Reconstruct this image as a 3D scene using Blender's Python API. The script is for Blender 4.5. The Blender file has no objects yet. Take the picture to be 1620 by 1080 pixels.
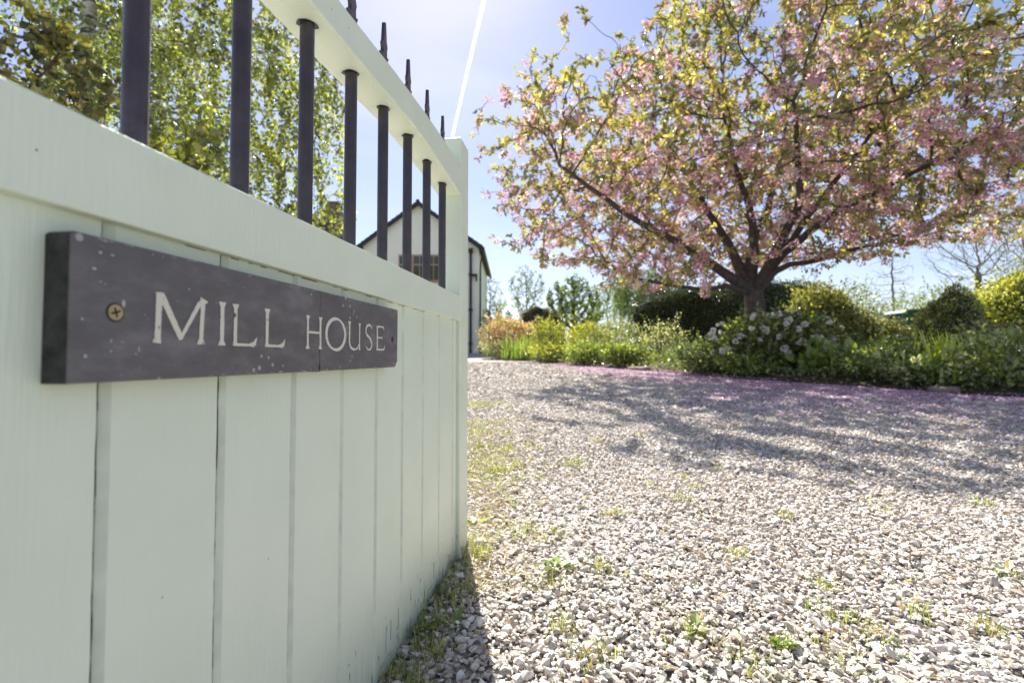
import bpy, bmesh, math, random
import numpy as np
from mathutils import Vector, Matrix
R = math.radians
C = bpy.context.scene.collection
scn = bpy.context.scene

# ------------------------------------------------------------------ camera, sky, sun, exposure
F = 780.0                                    # focal length in pixels of the 1620 wide photograph
PITCH = math.atan(25 / F)
CAMZ = 0.70
cam_d = bpy.data.cameras.new('camera')
cam_d.sensor_width = 36; cam_d.lens = F / 1620 * 36
cam_d.clip_start = 0.02; cam_d.clip_end = 6000
cam_d.dof.use_dof = True; cam_d.dof.focus_distance = 1.0; cam_d.dof.aperture_fstop = 4.2
cam_d.dof.aperture_blades = 7
cam = bpy.data.objects.new('camera', cam_d); C.objects.link(cam)
cam.location = (0, 0, CAMZ); cam.rotation_euler = (R(90) + PITCH, 0, 0)
scn.camera = cam

SUN_EL = R(45.5); SUN_AZ = R(-10.2)            # azimuth measured from +Y towards +X
w = bpy.data.worlds.new('World'); scn.world = w; w.use_nodes = True
nt = w.node_tree; nt.nodes.clear()
wo = nt.nodes.new('ShaderNodeOutputWorld'); bg = nt.nodes.new('ShaderNodeBackground')
sky = nt.nodes.new('ShaderNodeTexSky'); sky.sky_type = 'NISHITA'; sky.sun_disc = False
sky.sun_elevation = SUN_EL; sky.sun_rotation = SUN_AZ
sky.air_density = 1.0; sky.dust_density = 0.35; sky.ozone_density = 1.6; sky.altitude = 50
# thin cirrus, laid out by direction in the sky
tc = nt.nodes.new('ShaderNodeTexCoord'); mp = nt.nodes.new('ShaderNodeMapping')
mp.inputs['Scale'].default_value = (1.6, 2.4, 7.0); mp.inputs['Rotation'].default_value = (0.1, R(12), 0.3)
no = nt.nodes.new('ShaderNodeTexNoise'); no.inputs['Scale'].default_value = 1.7
no.inputs['Detail'].default_value = 7; no.inputs['Distortion'].default_value = 0.5
ra = nt.nodes.new('ShaderNodeValToRGB'); ra.color_ramp.elements[0].position = 0.45
ra.color_ramp.elements[1].position = 0.85
ra.color_ramp.elements[0].color = (0.10, 0.10, 0.10, 1); ra.color_ramp.elements[1].color = (0.65, 0.65, 0.65, 1)
mx = nt.nodes.new('ShaderNodeMix'); mx.data_type = 'RGBA'
mx.inputs[7].default_value = (5.9, 6.0, 6.9, 1)
L = nt.links.new
L(tc.outputs['Generated'], mp.inputs[0]); L(mp.outputs[0], no.inputs['Vector']); L(no.outputs[0], ra.inputs[0])
L(ra.outputs[0], mx.inputs[0]); hz = nt.nodes.new('ShaderNodeMix'); hz.data_type = 'RGBA'; hz.blend_type = 'MULTIPLY'; hz.inputs[0].default_value = 1
hz.inputs[7].default_value = (1.04, 0.95, 1.03, 1)          # the camera's white balance
L(sky.outputs[0], hz.inputs[6]); L(hz.outputs[2], mx.inputs[6]); L(mx.outputs[2], bg.inputs[0])
bg.inputs[1].default_value = 0.053; L(bg.outputs[0], wo.inputs[0])

sd = bpy.data.lights.new('sun', 'SUN'); sd.energy = 4.5; sd.angle = R(0.53); sd.color = (1.0, 0.95, 0.87)
sun = bpy.data.objects.new('sun', sd); C.objects.link(sun)
to_sun = Vector((math.sin(SUN_AZ) * math.cos(SUN_EL), math.cos(SUN_AZ) * math.cos(SUN_EL), math.sin(SUN_EL)))
sun.rotation_euler = to_sun.to_track_quat('Z', 'Y').to_euler()
sun.location = (0, 0, 30)
scn.view_settings.view_transform = 'Standard'; scn.view_settings.look = 'None'
scn.view_settings.gamma = 1; scn.view_settings.use_curve_mapping = False
scn.view_settings.exposure = 1.60
scn.render.engine = 'CYCLES'
scn.cycles.max_bounces = 8; scn.cycles.transparent_max_bounces = 8
scn.cycles.use_denoising = True

# ------------------------------------------------------------------ helpers
def gz(y):                                   # the ground rises gently away from the gate
    y = np.asarray(y, float)
    return np.where(y < 30, 0.036 * y, 0.036 * 30 + 0.0 * y)
def gzf(y): return float(gz(y))
def at(px, py, Y):                           # where a pixel of the photograph lies at depth Y
    u = (px - 810) / F; v = (540 - py) / F
    dy = math.cos(PITCH) - v * math.sin(PITCH); dz = math.sin(PITCH) + v * math.cos(PITCH)
    return np.array((u / dy * Y, Y, CAMZ + dz / dy * Y))

def np_obj(name, V, Fc, mat, parent=None, col=None, smooth=False, matidx=None):
    V = np.asarray(V, np.float32); Fc = np.asarray(Fc, np.int32)
    me = bpy.data.meshes.new(name); k = Fc.shape[1]; M = len(Fc)
    me.vertices.add(len(V)); me.vertices.foreach_set('co', V.ravel())
    me.loops.add(M * k); me.loops.foreach_set('vertex_index', Fc.ravel())
    me.polygons.add(M); me.polygons.foreach_set('loop_start', np.arange(0, M * k, k, dtype=np.int32))
    for m in (mat if isinstance(mat, (list, tuple)) else [mat]): me.materials.append(m)
    if matidx is not None: me.polygons.foreach_set('material_index', np.asarray(matidx, np.int32))
    me.polygons.foreach_set('use_smooth', np.full(M, smooth))
    me.update(calc_edges=True)
    if col is not None:
        a = me.color_attributes.new('tint', 'FLOAT_COLOR', 'POINT')
        c4 = np.ones((len(V), 4), np.float32); c4[:, :3] = col
        a.data.foreach_set('color', c4.ravel())
    o = bpy.data.objects.new(name, me); C.objects.link(o)
    if parent is not None: o.parent = parent
    return o
def bm_obj(name, bm, mats, parent=None, smooth=False):
    me = bpy.data.meshes.new(name); bm.normal_update(); bm.to_mesh(me); bm.free()
    for m in (mats if isinstance(mats, (list, tuple)) else [mats]): me.materials.append(m)
    if smooth:
        me.polygons.foreach_set('use_smooth', [True] * len(me.polygons))
    o = bpy.data.objects.new(name, me); C.objects.link(o)
    if parent is not None: o.parent = parent
    return o
def thing(name, label, cat, loc=(0, 0, 0), rotz=0, group=None):
    o = bpy.data.objects.new(name, None); C.objects.link(o)
    o.location = loc; o.rotation_euler = (0, 0, rotz); o.empty_display_size = 0.1
    tag(o, label, cat, group); return o
def tag(o, label=None, cat=None, group=None, kind=None):
    if label: o['label'] = label
    if cat: o['category'] = cat
    if group: o['group'] = group
    if kind: o['kind'] = kind
    return o
def box(bm, x0, x1, y0, y1, z0, z1, mi=0, bev=0):
    b = bmesh.new() if bev else bm
    vs = [b.verts.new(p) for p in ((x0,y0,z0),(x1,y0,z0),(x1,y1,z0),(x0,y1,z0),(x0,y0,z1),(x1,y0,z1),(x1,y1,z1),(x0,y1,z1))]
    fs = [b.faces.new([vs[i] for i in q]) for q in ((0,3,2,1),(4,5,6,7),(0,1,5,4),(1,2,6,5),(2,3,7,6),(3,0,4,7))]
    for f in fs: f.material_index = mi
    if bev:
        bmesh.ops.bevel(b, geom=b.edges[:], offset=bev, segments=2, profile=0.5, affect='EDGES')
        for f in b.faces: f.material_index = mi
        t = bpy.data.meshes.new('t'); b.to_mesh(t); b.free(); bm.from_mesh(t); bpy.data.meshes.remove(t)
def prism(bm, pts, y0, y1, mi=0):            # polygon in x,z pushed along y
    a = [bm.verts.new((p[0], y0, p[1])) for p in pts]; b = [bm.verts.new((p[0], y1, p[1])) for p in pts]
    n = len(pts)
    try:
        f = bm.faces.new(a); f.material_index = mi; f = bm.faces.new(b[::-1]); f.material_index = mi
    except ValueError: pass
    for i in range(n):
        f = bm.faces.new((a[(i+1) % n], a[i], b[i], b[(i+1) % n])); f.material_index = mi
def tube_arrays(paths, sides=6):
    """paths: list of (points(n,3), radii(n)) -> verts, quads"""
    VV, FF, off = [], [], 0
    ang = np.linspace(0, 2 * math.pi, sides, endpoint=False)
    ca, sa = np.cos(ang), np.sin(ang)
    for P, r in paths:
        P = np.asarray(P, float); n = len(P)
        if n < 2: continue
        T = np.gradient(P, axis=0); T /= np.linalg.norm(T, axis=1)[:, None] + 1e-9
        ref = np.array((0.31, 0.95, 0.05)) if abs(T[0, 2]) > 0.6 else np.array((0, 0, 1.0))
        A = np.cross(T, ref); A /= np.linalg.norm(A, axis=1)[:, None] + 1e-9
        B = np.cross(T, A)
        r = np.asarray(r, float)[:, None, None]
        V = P[:, None, :] + r * (A[:, None, :] * ca[None, :, None] + B[:, None, :] * sa[None, :, None])
        VV.append(V.reshape(-1, 3))
        i = np.arange(n - 1)[:, None] * sides; j = np.arange(sides)[None, :]; j2 = (j + 1) % sides
        q = np.stack([i + j, i + j2, i + sides + j2, i + sides + j], -1).reshape(-1, 4)
        FF.append(q + off); off += n * sides
    return np.concatenate(VV), np.concatenate(FF)
def rnd_unit(rng, n):
    v = rng.normal(size=(n, 3)); return v / np.linalg.norm(v, axis=1)[:, None]
def leaf_arrays(rng, P, D, size, col, width=0.5, fold=0.18, hexa=False, upbias=0.0):
    """leaf blades at P pointing along D"""
    n = len(P); D = D / (np.linalg.norm(D, axis=1)[:, None] + 1e-9)
    rr = rnd_unit(rng, n); rr[:, 2] += upbias
    S = np.cross(D, rr); S /= np.linalg.norm(S, axis=1)[:, None] + 1e-9
    N = np.cross(S, D)
    s = np.asarray(size).reshape(-1, 1) * np.ones((n, 1)); wd = s * width * 0.5
    if hexa:
        V = np.stack([P, P + D*s*.35 + S*wd*.95 + N*s*fold*.5, P + D*s*.7 + S*wd*.75 + N*s*fold*.3, P + D*s - N*s*fold*.4,
                      P + D*s*.7 - S*wd*.75 + N*s*fold*.3, P + D*s*.35 - S*wd*.95 + N*s*fold*.5], 1).reshape(-1, 3)
        b = np.arange(n)[:, None] * 6
        Fc = np.concatenate([b + np.array([[0, 1, 2, 3]]), b + np.array([[0, 3, 4, 5]])])
        cc = np.repeat(col, 6, axis=0)
    else:
        V = np.stack([P, P + D*s*.45 + S*wd + N*s*fold, P + D*s, P + D*s*.45 - S*wd + N*s*fold], 1).reshape(-1, 3)
        b = np.arange(n)[:, None] * 4
        Fc = np.concatenate([b + np.array([[0, 1, 2]]), b + np.array([[0, 2, 3]])])
        cc = np.repeat(col, 4, axis=0)
    return V, Fc, cc
def pick(rng, cols, n, p=None, jit=0.18):
    cols = np.asarray(cols, float); i = rng.choice(len(cols), n, p=p)
    return np.clip(cols[i] * (1 + rng.normal(size=(n, 1)) * jit), 0.004, 0.9)

# ------------------------------------------------------------------ materials
def new_mat(name):
    m = bpy.data.materials.new(name); m.use_nodes = True; t = m.node_tree
    b = t.nodes['Principled BSDF']; return m, t, b
def plain(name, col, rough=0.6, metal=0.0, spec=0.5, noise=0.12, nscale=20, bump=0.0, bscale=60, coat=0):
    m, t, b = new_mat(name)
    b.inputs['Roughness'].default_value = rough; b.inputs['Metallic'].default_value = metal
    b.inputs['Specular IOR Level'].default_value = spec
    if coat: b.inputs['Coat Weight'].default_value = coat
    tc = t.nodes.new('ShaderNodeTexCoord'); n = t.nodes.new('ShaderNodeTexNoise')
    n.inputs['Scale'].default_value = nscale; n.inputs['Detail'].default_value = 6
    r = t.nodes.new('ShaderNodeValToRGB')
    r.color_ramp.elements[0].position = 0.3; r.color_ramp.elements[1].position = 0.7
    r.color_ramp.elements[0].color = tuple(c * (1 - noise) for c in col) + (1,)
    r.color_ramp.elements[1].color = tuple(min(1, c * (1 + noise)) for c in col) + (1,)
    t.links.new(tc.outputs['Object'], n.inputs['Vector']); t.links.new(n.outputs[0], r.inputs[0]); t.links.new(r.outputs[0], b.inputs['Base Color'])
    if bump:
        n2 = t.nodes.new('ShaderNodeTexNoise'); n2.inputs['Scale'].default_value = bscale; n2.inputs['Detail'].default_value = 5
        bp = t.nodes.new('ShaderNodeBump'); bp.inputs['Strength'].default_value = bump; bp.inputs['Distance'].default_value = 0.01
        t.links.new(tc.outputs['Object'], n2.inputs['Vector']); t.links.new(n2.outputs[0], bp.inputs['Height']); t.links.new(bp.outputs[0], b.inputs['Normal'])
    return m
def leaf_mat(name, trans=0.45, gloss=0.07, rough=0.35, tcol=(1.25, 1.2, 0.6)):
    m = bpy.data.materials.new(name); m.use_nodes = True; t = m.node_tree; t.nodes.clear()
    o = t.nodes.new('ShaderNodeOutputMaterial'); a = t.nodes.new('ShaderNodeAttribute'); a.attribute_name = 'tint'
    d = t.nodes.new('ShaderNodeBsdfDiffuse'); tr = t.nodes.new('ShaderNodeBsdfTranslucent'); g = t.nodes.new('ShaderNodeBsdfGlossy')
    g.inputs['Roughness'].default_value = rough; g.inputs[0].default_value = (1, 1, 1, 1)
    mu = t.nodes.new('ShaderNodeMix'); mu.data_type = 'RGBA'; mu.blend_type = 'MULTIPLY'; mu.inputs[0].default_value = 1
    mu.clamp_result = True
    mu.inputs[7].default_value = tcol + (1,)
    m1 = t.nodes.new('ShaderNodeMixShader'); m2 = t.nodes.new('ShaderNodeMixShader')
    m1.inputs[0].default_value = trans; m2.inputs[0].default_value = gloss
    k = t.links.new
    k(a.outputs[0], d.inputs[0]); k(a.outputs[0], mu.inputs[6]); k(mu.outputs[2], tr.inputs[0])
    k(d.outputs[0], m1.inputs[1]); k(tr.outputs[0], m1.inputs[2]); k(m1.outputs[0], m2.inputs[1]); k(g.outputs[0], m2.inputs[2])
    k(m2.outputs[0], o.inputs[0]); return m
def tint_mat(name, rough=0.8, bump=0.0, bscale=300, spec=0.3):
    m, t, b = new_mat(name); a = t.nodes.new('ShaderNodeAttribute'); a.attribute_name = 'tint'
    b.inputs['Roughness'].default_value = rough; b.inputs['Specular IOR Level'].default_value = spec
    tc = t.nodes.new('ShaderNodeTexCoord'); n = t.nodes.new('ShaderNodeTexNoise'); n.inputs['Scale'].default_value = bscale; n.inputs['Detail'].default_value = 4
    r = t.nodes.new('ShaderNodeMapRange'); r.inputs[1].default_value = .3; r.inputs[2].default_value = .7; r.inputs[3].default_value = .75; r.inputs[4].default_value = 1.18
    mu = t.nodes.new('ShaderNodeMix'); mu.data_type = 'RGBA'; mu.blend_type = 'MULTIPLY'; mu.inputs[0].default_value = 1
    k = t.links.new
    k(tc.outputs['Object'], n.inputs['Vector']); k(n.outputs[0], r.inputs[0]); k(a.outputs[0], mu.inputs[6]); k(r.outputs[0], mu.inputs[7]); k(mu.outputs[2], b.inputs['Base Color'])
    if bump:
        bp = t.nodes.new('ShaderNodeBump'); bp.inputs['Strength'].default_value = bump; bp.inputs['Distance'].default_value = 0.002
        k(n.outputs[0], bp.inputs['Height']); k(bp.outputs[0], b.inputs['Normal'])
    return m
LEAF = leaf_mat('leaf_blade'); LEAFD = leaf_mat('dark_leaf_blade', 0.25, 0.10, 0.3)
PETAL = leaf_mat('blossom_petal', 0.45, 0.02, 0.6, (1.05, 1.0, 1.0))
WPETAL = leaf_mat('white_petal', 0.3, 0.0, 0.6, (1, 1, 1))
FALLEN = leaf_mat('fallen_petal', 0.15, 0.01, 0.7, (1, 1, 1))
BARK = plain('cherry_bark', (0.075, 0.058, 0.055), 0.85, noise=0.4, nscale=14, bump=0.6, bscale=30)
BUSHCORE = plain('bush_twigs', (0.07, 0.08, 0.03), 0.95, noise=0.6, nscale=12, bump=0.8, bscale=20)
DARKCORE = plain('hedge_twigs', (0.02, 0.03, 0.012), 0.95, noise=0.5, nscale=9, bump=0.8, bscale=14)

def ramp(t, els):
    r = t.nodes.new('ShaderNodeValToRGB'); e = r.color_ramp.elements
    e[0].position, e[0].color = els[0][0], els[0][1] + (1,)
    e[1].position, e[1].color = els[-1][0], els[-1][1] + (1,)
    for p, c in els[1:-1]:
        q = e.new(p); q.color = c + (1,)
    return r
def gate_paint():
    m, t, b = new_mat('mint_gate_paint'); k = t.links.new; N = t.nodes.new
    tc = N('ShaderNodeTexCoord')
    mp = N('ShaderNodeMapping'); mp.inputs['Scale'].default_value = (60, 60, 3)
    br = N('ShaderNodeTexNoise'); br.inputs['Scale'].default_value = 4; br.inputs['Detail'].default_value = 6
    k(tc.outputs['Object'], mp.inputs[0]); k(mp.outputs[0], br.inputs['Vector'])
    lo = N('ShaderNodeTexNoise'); lo.inputs['Scale'].default_value = 6; lo.inputs['Detail'].default_value = 5
    k(tc.outputs['Object'], lo.inputs['Vector'])
    base = ramp(t, [(0.3, (0.69, 0.765, 0.615)), (0.7, (0.755, 0.82, 0.67))]); k(lo.outputs[0], base.inputs[0])
    # chips and rot: more of them towards the foot of the boards
    mp2 = N('ShaderNodeMapping'); mp2.inputs['Scale'].default_value = (0.8, 0.8, 0.22); k(tc.outputs['Object'], mp2.inputs[0])
    ch = N('ShaderNodeTexNoise'); ch.inputs['Scale'].default_value = 75; ch.inputs['Detail'].default_value = 4; ch.inputs['Roughness'].default_value = 0.65
    k(mp2.outputs[0], ch.inputs['Vector'])
    sp = N('ShaderNodeSeparateXYZ'); k(tc.outputs['Object'], sp.inputs[0])
    zr = N('ShaderNodeMapRange'); zr.inputs[1].default_value = 0.05; zr.inputs[2].default_value = 0.34; zr.inputs[3].default_value = 0.195; zr.inputs[4].default_value = 0.0
    k(sp.outputs[2], zr.inputs[0])
    ad = N('ShaderNodeMath'); ad.operation = 'ADD'; k(ch.outputs[0], ad.inputs[0]); k(zr.outputs[0], ad.inputs[1])
    th = N('ShaderNodeMapRange'); th.inputs[1].default_value = 0.765; th.inputs[2].default_value = 0.785; k(ad.outputs[0], th.inputs[0])
    mx = N('ShaderNodeMix'); mx.data_type = 'RGBA'; k(th.outputs[0], mx.inputs[0]); k(base.outputs[0], mx.inputs[6])
    wood = ramp(t, [(0.35, (0.07, 0.045, 0.03)), (0.65, (0.24, 0.15, 0.09))]); k(lo.outputs[0], wood.inputs[0]); k(wood.outputs[0], mx.inputs[7])
    # greyish green algae wash near the foot
    z2 = N('ShaderNodeMapRange'); z2.inputs[1].default_value = 0.05; z2.inputs[2].default_value = 0.27; z2.inputs[3].default_value = 0.85; z2.inputs[4].default_value = 0.0
    k(sp.outputs[2], z2.inputs[0])
    mm = N('ShaderNodeMath'); mm.operation = 'MULTIPLY'; k(z2.outputs[0], mm.inputs[0]); k(br.outputs[0], mm.inputs[1])
    m3 = N('ShaderNodeMix'); m3.data_type = 'RGBA'; k(mm.outputs[0], m3.inputs[0]); k(mx.outputs[2], m3.inputs[6]); m3.inputs[7].default_value = (0.30, 0.34, 0.25, 1)
    # small dark insect specks
    vo = N('ShaderNodeTexVoronoi'); vo.inputs['Scale'].default_value = 14; k(tc.outputs['Object'], vo.inputs['Vector'])
    sg = N('ShaderNodeMath'); sg.operation = 'LESS_THAN'; sg.inputs[1].default_value = 0.022; k(vo.outputs['Distance'], sg.inputs[0])
    m4 = N('ShaderNodeMix'); m4.data_type = 'RGBA'; k(sg.outputs[0], m4.inputs[0]); k(m3.outputs[2], m4.inputs[6]); m4.inputs[7].default_value = (0.2, 0.19, 0.15, 1)
    k(m4.outputs[2], b.inputs['Base Color'])
    b.inputs['Roughness'].default_value = 0.42
    bp = N('ShaderNodeBump'); bp.inputs['Strength'].default_value = 0.45; bp.inputs['Distance'].default_value = 0.002; k(br.outputs[0], bp.inputs['Height'])
    bp2 = N('ShaderNodeBump'); bp2.invert = True; bp2.inputs['Strength'].default_value = 0.8; bp2.inputs['Distance'].default_value = 0.001
    k(th.outputs[0], bp2.inputs['Height']); k(bp.outputs[0], bp2.inputs['Normal']); k(bp2.outputs[0], b.inputs['Normal'])
    return m
PAINT = gate_paint()
GROOVE = plain('shaded_groove_paint', (0.60, 0.66, 0.53), 0.6, noise=0.12, nscale=25)  # gate paint with the shade of the groove faces put into its colour
RAWWOOD = plain('bare_dark_wood', (0.03, 0.025, 0.02), 0.9, noise=0.4, nscale=40)
def slate():
    m, t, b = new_mat('riven_slate'); k = t.links.new; N = t.nodes.new
    tc = N('ShaderNodeTexCoord'); n = N('ShaderNodeTexNoise'); n.inputs['Scale'].default_value = 16; n.inputs['Detail'].default_value = 9; n.inputs['Roughness'].default_value = 0.65
    mp = N('ShaderNodeMapping'); mp.inputs['Scale'].default_value = (1, 1, 2.2); k(tc.outputs['Object'], mp.inputs[0]); k(mp.outputs[0], n.inputs['Vector'])
    r = ramp(t, [(0.28, (0.094, 0.087, 0.088)), (0.5, (0.125, 0.117, 0.118)), (0.68, (0.19, 0.18, 0.18))]); k(n.outputs[0], r.inputs[0])
    vo = N('ShaderNodeTexVoronoi'); vo.inputs['Scale'].default_value = 75; k(tc.outputs['Object'], vo.inputs['Vector'])
    n3 = N('ShaderNodeTexNoise'); n3.inputs['Scale'].default_value = 9; k(tc.outputs['Object'], n3.inputs['Vector'])
    ml = N('ShaderNodeMapRange'); ml.inputs[1].default_value = 0.46; ml.inputs[2].default_value = 0.72; ml.inputs[3].default_value = 0.0; ml.inputs[4].default_value = 0.30; k(n3.outputs[0], ml.inputs[0])
    sg = N('ShaderNodeMath'); sg.operation = 'LESS_THAN'; k(vo.outputs['Distance'], sg.inputs[0]); k(ml.outputs[0], sg.inputs[1])
    mx = N('ShaderNodeMix'); mx.data_type = 'RGBA'; k(sg.outputs[0], mx.inputs[0]); k(r.outputs[0], mx.inputs[6]); mx.inputs[7].default_value = (0.36, 0.35, 0.34, 1)
    k(mx.outputs[2], b.inputs['Base Color']); b.inputs['Roughness'].default_value = 0.55
    n2 = N('ShaderNodeTexNoise'); n2.inputs['Scale'].default_value = 180; n2.inputs['Detail'].default_value = 5; k(tc.outputs['Object'], n2.inputs['Vector'])
    bp = N('ShaderNodeBump'); bp.inputs['Strength'].default_value = 0.35; bp.inputs['Distance'].default_value = 0.001; k(n2.outputs[0], bp.inputs['Height']); k(bp.outputs[0], b.inputs['Normal'])
    return m
SLATE = slate()
SLATE_EDGE = plain('broken_slate_edge', (0.04, 0.038, 0.036), 0.7, noise=0.6, nscale=60, bump=0.9, bscale=110)
def letter_paint():
    m, t, b = new_mat('cream_letter_paint'); k = t.links.new; N = t.nodes.new
    tc = N('ShaderNodeTexCoord'); n = N('ShaderNodeTexNoise'); n.inputs['Scale'].default_value = 170; n.inputs['Detail'].default_value = 5
    mp = N('ShaderNodeMapping'); mp.inputs['Scale'].default_value = (1.6, 1, 0.5); k(tc.outputs['Object'], mp.inputs[0]); k(mp.outputs[0], n.inputs['Vector'])
    th = N('ShaderNodeMapRange'); th.inputs[1].default_value = 0.665; th.inputs[2].default_value = 0.69; k(n.outputs[0], th.inputs[0])
    mx = N('ShaderNodeMix'); mx.data_type = 'RGBA'; k(th.outputs[0], mx.inputs[0]); mx.inputs[6].default_value = (0.68, 0.64, 0.54, 1); mx.inputs[7].default_value = (0.1, 0.085, 0.08, 1)
    k(mx.outputs[2], b.inputs['Base Color']); b.inputs['Roughness'].default_value = 0.6
    return m
LETTER = letter_paint()
BLACKIRON = plain('black_iron_paint', (0.040, 0.031, 0.037), 0.28, spec=0.5, noise=0.3, nscale=30, bump=0.15, bscale=120)
BRASS = plain('screw_brass', (0.45, 0.36, 0.2), 0.45, metal=0.6, noise=0.25, nscale=200)
DULLSCREW = plain('dull_screw', (0.10, 0.09, 0.08), 0.6, metal=0.5, noise=0.3, nscale=200)

# ------------------------------------------------------------------ ground
# edge of the garden border, followed from the right foreground to the house
EDGE = np.array([(16, 4.3), (9.5, 4.7), (7.2, 5.2), (5.95, 5.7), (5.15, 6.8), (4.7, 7.5), (3.94, 8.3), (3.5, 9.4), (2.7, 11.1), (1.5, 13.0), (0.42, 16.5), (-0.5, 20), (-1.0, 22.3), (-0.6, 25.5)])
def edge_fine(n=160):
    d = np.r_[0, np.cumsum(np.linalg.norm(np.diff(EDGE, axis=0), axis=1))]
    t = np.linspace(0, d[-1], n)
    e = np.stack([np.interp(t, d, EDGE[:, 0]), np.interp(t, d, EDGE[:, 1])], 1)
    for _ in range(6): e[1:-1] = (e[:-2] + 2 * e[1:-1] + e[2:]) / 4
    return e
EF = edge_fine()
def edge_dist(P):                            # signed distance from the border edge: > 0 on the gravel
    P = np.asarray(P)[:, :2]
    out = np.empty(len(P)); s = np.empty(len(P))
    tang = np.gradient(EF, axis=0)
    for i in range(0, len(P), 20000):
        q = P[i:i+20000]
        d = np.linalg.norm(q[:, None] - EF[None], axis=2); j = d.argmin(1)
        v = q - EF[j]; tg = tang[j]
        cr = tg[:, 0] * v[:, 1] - tg[:, 1] * v[:, 0]
        out[i:i+20000] = d[np.arange(len(q)), j] * np.sign(cr)
    return out
def ground_mats():
    m, t, b = new_mat('gravel_ground'); k = t.links.new; N = t.nodes.new
    tc = N('ShaderNodeTexCoord'); vo = N('ShaderNodeTexVoronoi'); vo.inputs['Scale'].default_value = 34
    k(tc.outputs['Object'], vo.inputs['Vector'])
    sp = N('ShaderNodeSeparateColor'); k(vo.outputs['Color'], sp.inputs[0])
    r = ramp(t, [(0.0, (0.30, 0.27, 0.24)), (0.35, (0.45, 0.42, 0.385)), (0.8, (0.56, 0.53, 0.495)), (1.0, (0.66, 0.63, 0.6))]); k(sp.outputs[0], r.inputs[0])
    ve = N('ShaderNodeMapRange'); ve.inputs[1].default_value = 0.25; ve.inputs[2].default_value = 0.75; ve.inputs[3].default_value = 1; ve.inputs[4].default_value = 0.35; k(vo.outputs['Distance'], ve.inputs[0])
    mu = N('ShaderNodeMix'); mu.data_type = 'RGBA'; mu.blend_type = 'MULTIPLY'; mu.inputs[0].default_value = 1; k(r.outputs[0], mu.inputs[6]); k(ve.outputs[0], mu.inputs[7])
    n = N('ShaderNodeTexNoise'); n.inputs['Scale'].default_value = 0.8; n.inputs['Detail'].default_value = 6; k(tc.outputs['Object'], n.inputs['Vector'])
    nr = N('ShaderNodeMapRange'); nr.inputs[1].default_value = 0.35; nr.inputs[2].default_value = 0.7; nr.inputs[3].default_value = 1.0; nr.inputs[4].default_value = 0.8; k(n.outputs[0], nr.inputs[0])
    m2 = N('ShaderNodeMix'); m2.data_type = 'RGBA'; m2.blend_type = 'MULTIPLY'; m2.inputs[0].default_value = 1; k(mu.outputs[2], m2.inputs[6]); k(nr.outputs[0], m2.inputs[7])
    k(m2.outputs[2], b.inputs['Base Color']); b.inputs['Roughness'].default_value = 0.9
    iv = N('ShaderNodeMath'); iv.operation = 'SUBTRACT'; iv.inputs[0].default_value = 1; k(vo.outputs['Distance'], iv.inputs[1])
    bp = N('ShaderNodeBump'); bp.inputs['Strength'].default_value = 1; bp.inputs['Distance'].default_value = 0.02; k(iv.outputs[0], bp.inputs['Height']); k(bp.outputs[0], b.inputs['Normal'])
    return m
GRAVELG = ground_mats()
LAWN = plain('lawn_grass', (0.13, 0.17, 0.04), 0.9, noise=0.35, nscale=3, bump=0.8, bscale=40)
SOIL = plain('border_soil', (0.075, 0.055, 0.04), 0.95, noise=0.45, nscale=9, bump=1, bscale=30)
def sheet(name, xs, ys, mat, dz=0.0, mask=None):
    X, Y = np.meshgrid(xs, ys); Z = gz(Y) + dz
    V = np.stack([X.ravel(), Y.ravel(), Z.ravel()], 1); nx = len(xs)
    i, j = np.meshgrid(np.arange(nx - 1), np.arange(len(ys) - 1)); a = (j * nx + i).ravel()
    return np_obj(name, V, np.stack([a, a + 1, a + nx + 1, a + nx], 1), mat)
g = sheet('ground', np.array([-2500, -300, -60, -20, 0, 20, 60, 300, 2500.]), np.r_[np.array([-300, -40.]), np.linspace(-10, 30, 21), 60, 200, 900, 4000], LAWN)
tag(g, kind='structure')
# gravel drive: the strip between the border edge and far to the left
left = np.stack([np.interp(EF[:, 1], [4, 26], [-16, -14]), EF[:, 1]], 1)
V = []; Fq = []
ysr = np.linspace(-6, 4.3, 12)
rows = [np.stack([np.linspace(-16, 16, 12), np.full(12, y)], 1) for y in ysr[:-1]]
rows += [np.stack([np.linspace(l[0], e[0], 12), np.linspace(l[1], e[1], 12)], 1) for l, e in zip(left, EF)]
Vp = np.concatenate(rows); Vp = np.c_[Vp, gz(Vp[:, 1]) + 0.004]
i, j = np.meshgrid(np.arange(11), np.arange(len(rows) - 1)); a = (j * 12 + i).ravel()
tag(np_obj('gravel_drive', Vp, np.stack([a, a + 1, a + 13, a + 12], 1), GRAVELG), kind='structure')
# raised soil bed behind the edge
tang = np.gradient(EF, axis=0); tang /= np.linalg.norm(tang, axis=1)[:, None]
nrm = np.stack([tang[:, 1], -tang[:, 0]], 1)          # towards the garden
rows = []
rngg = np.random.default_rng(3)
for d, h in ((-0.10, -0.015), (0.05, 0.025), (0.3, 0.10), (0.7, 0.15), (1.4, 0.15), (2.4, 0.10), (3.0, 0.008)):
    q = EF + nrm * (d + rngg.normal(size=(len(EF), 1)) * 0.015)
    rows.append(np.c_[q, gz(q[:, 1]) + h + rngg.normal(size=len(EF)) * 0.008])
Vp = np.concatenate(rows); n = len(EF)
i, j = np.meshgrid(np.arange(n - 1), np.arange(len(rows) - 1)); a = (j * n + i).ravel()
tag(np_obj('border_soil', Vp, np.stack([a, a + 1, a + n + 1, a + n], 1), SOIL, smooth=True), kind='structure')

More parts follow.
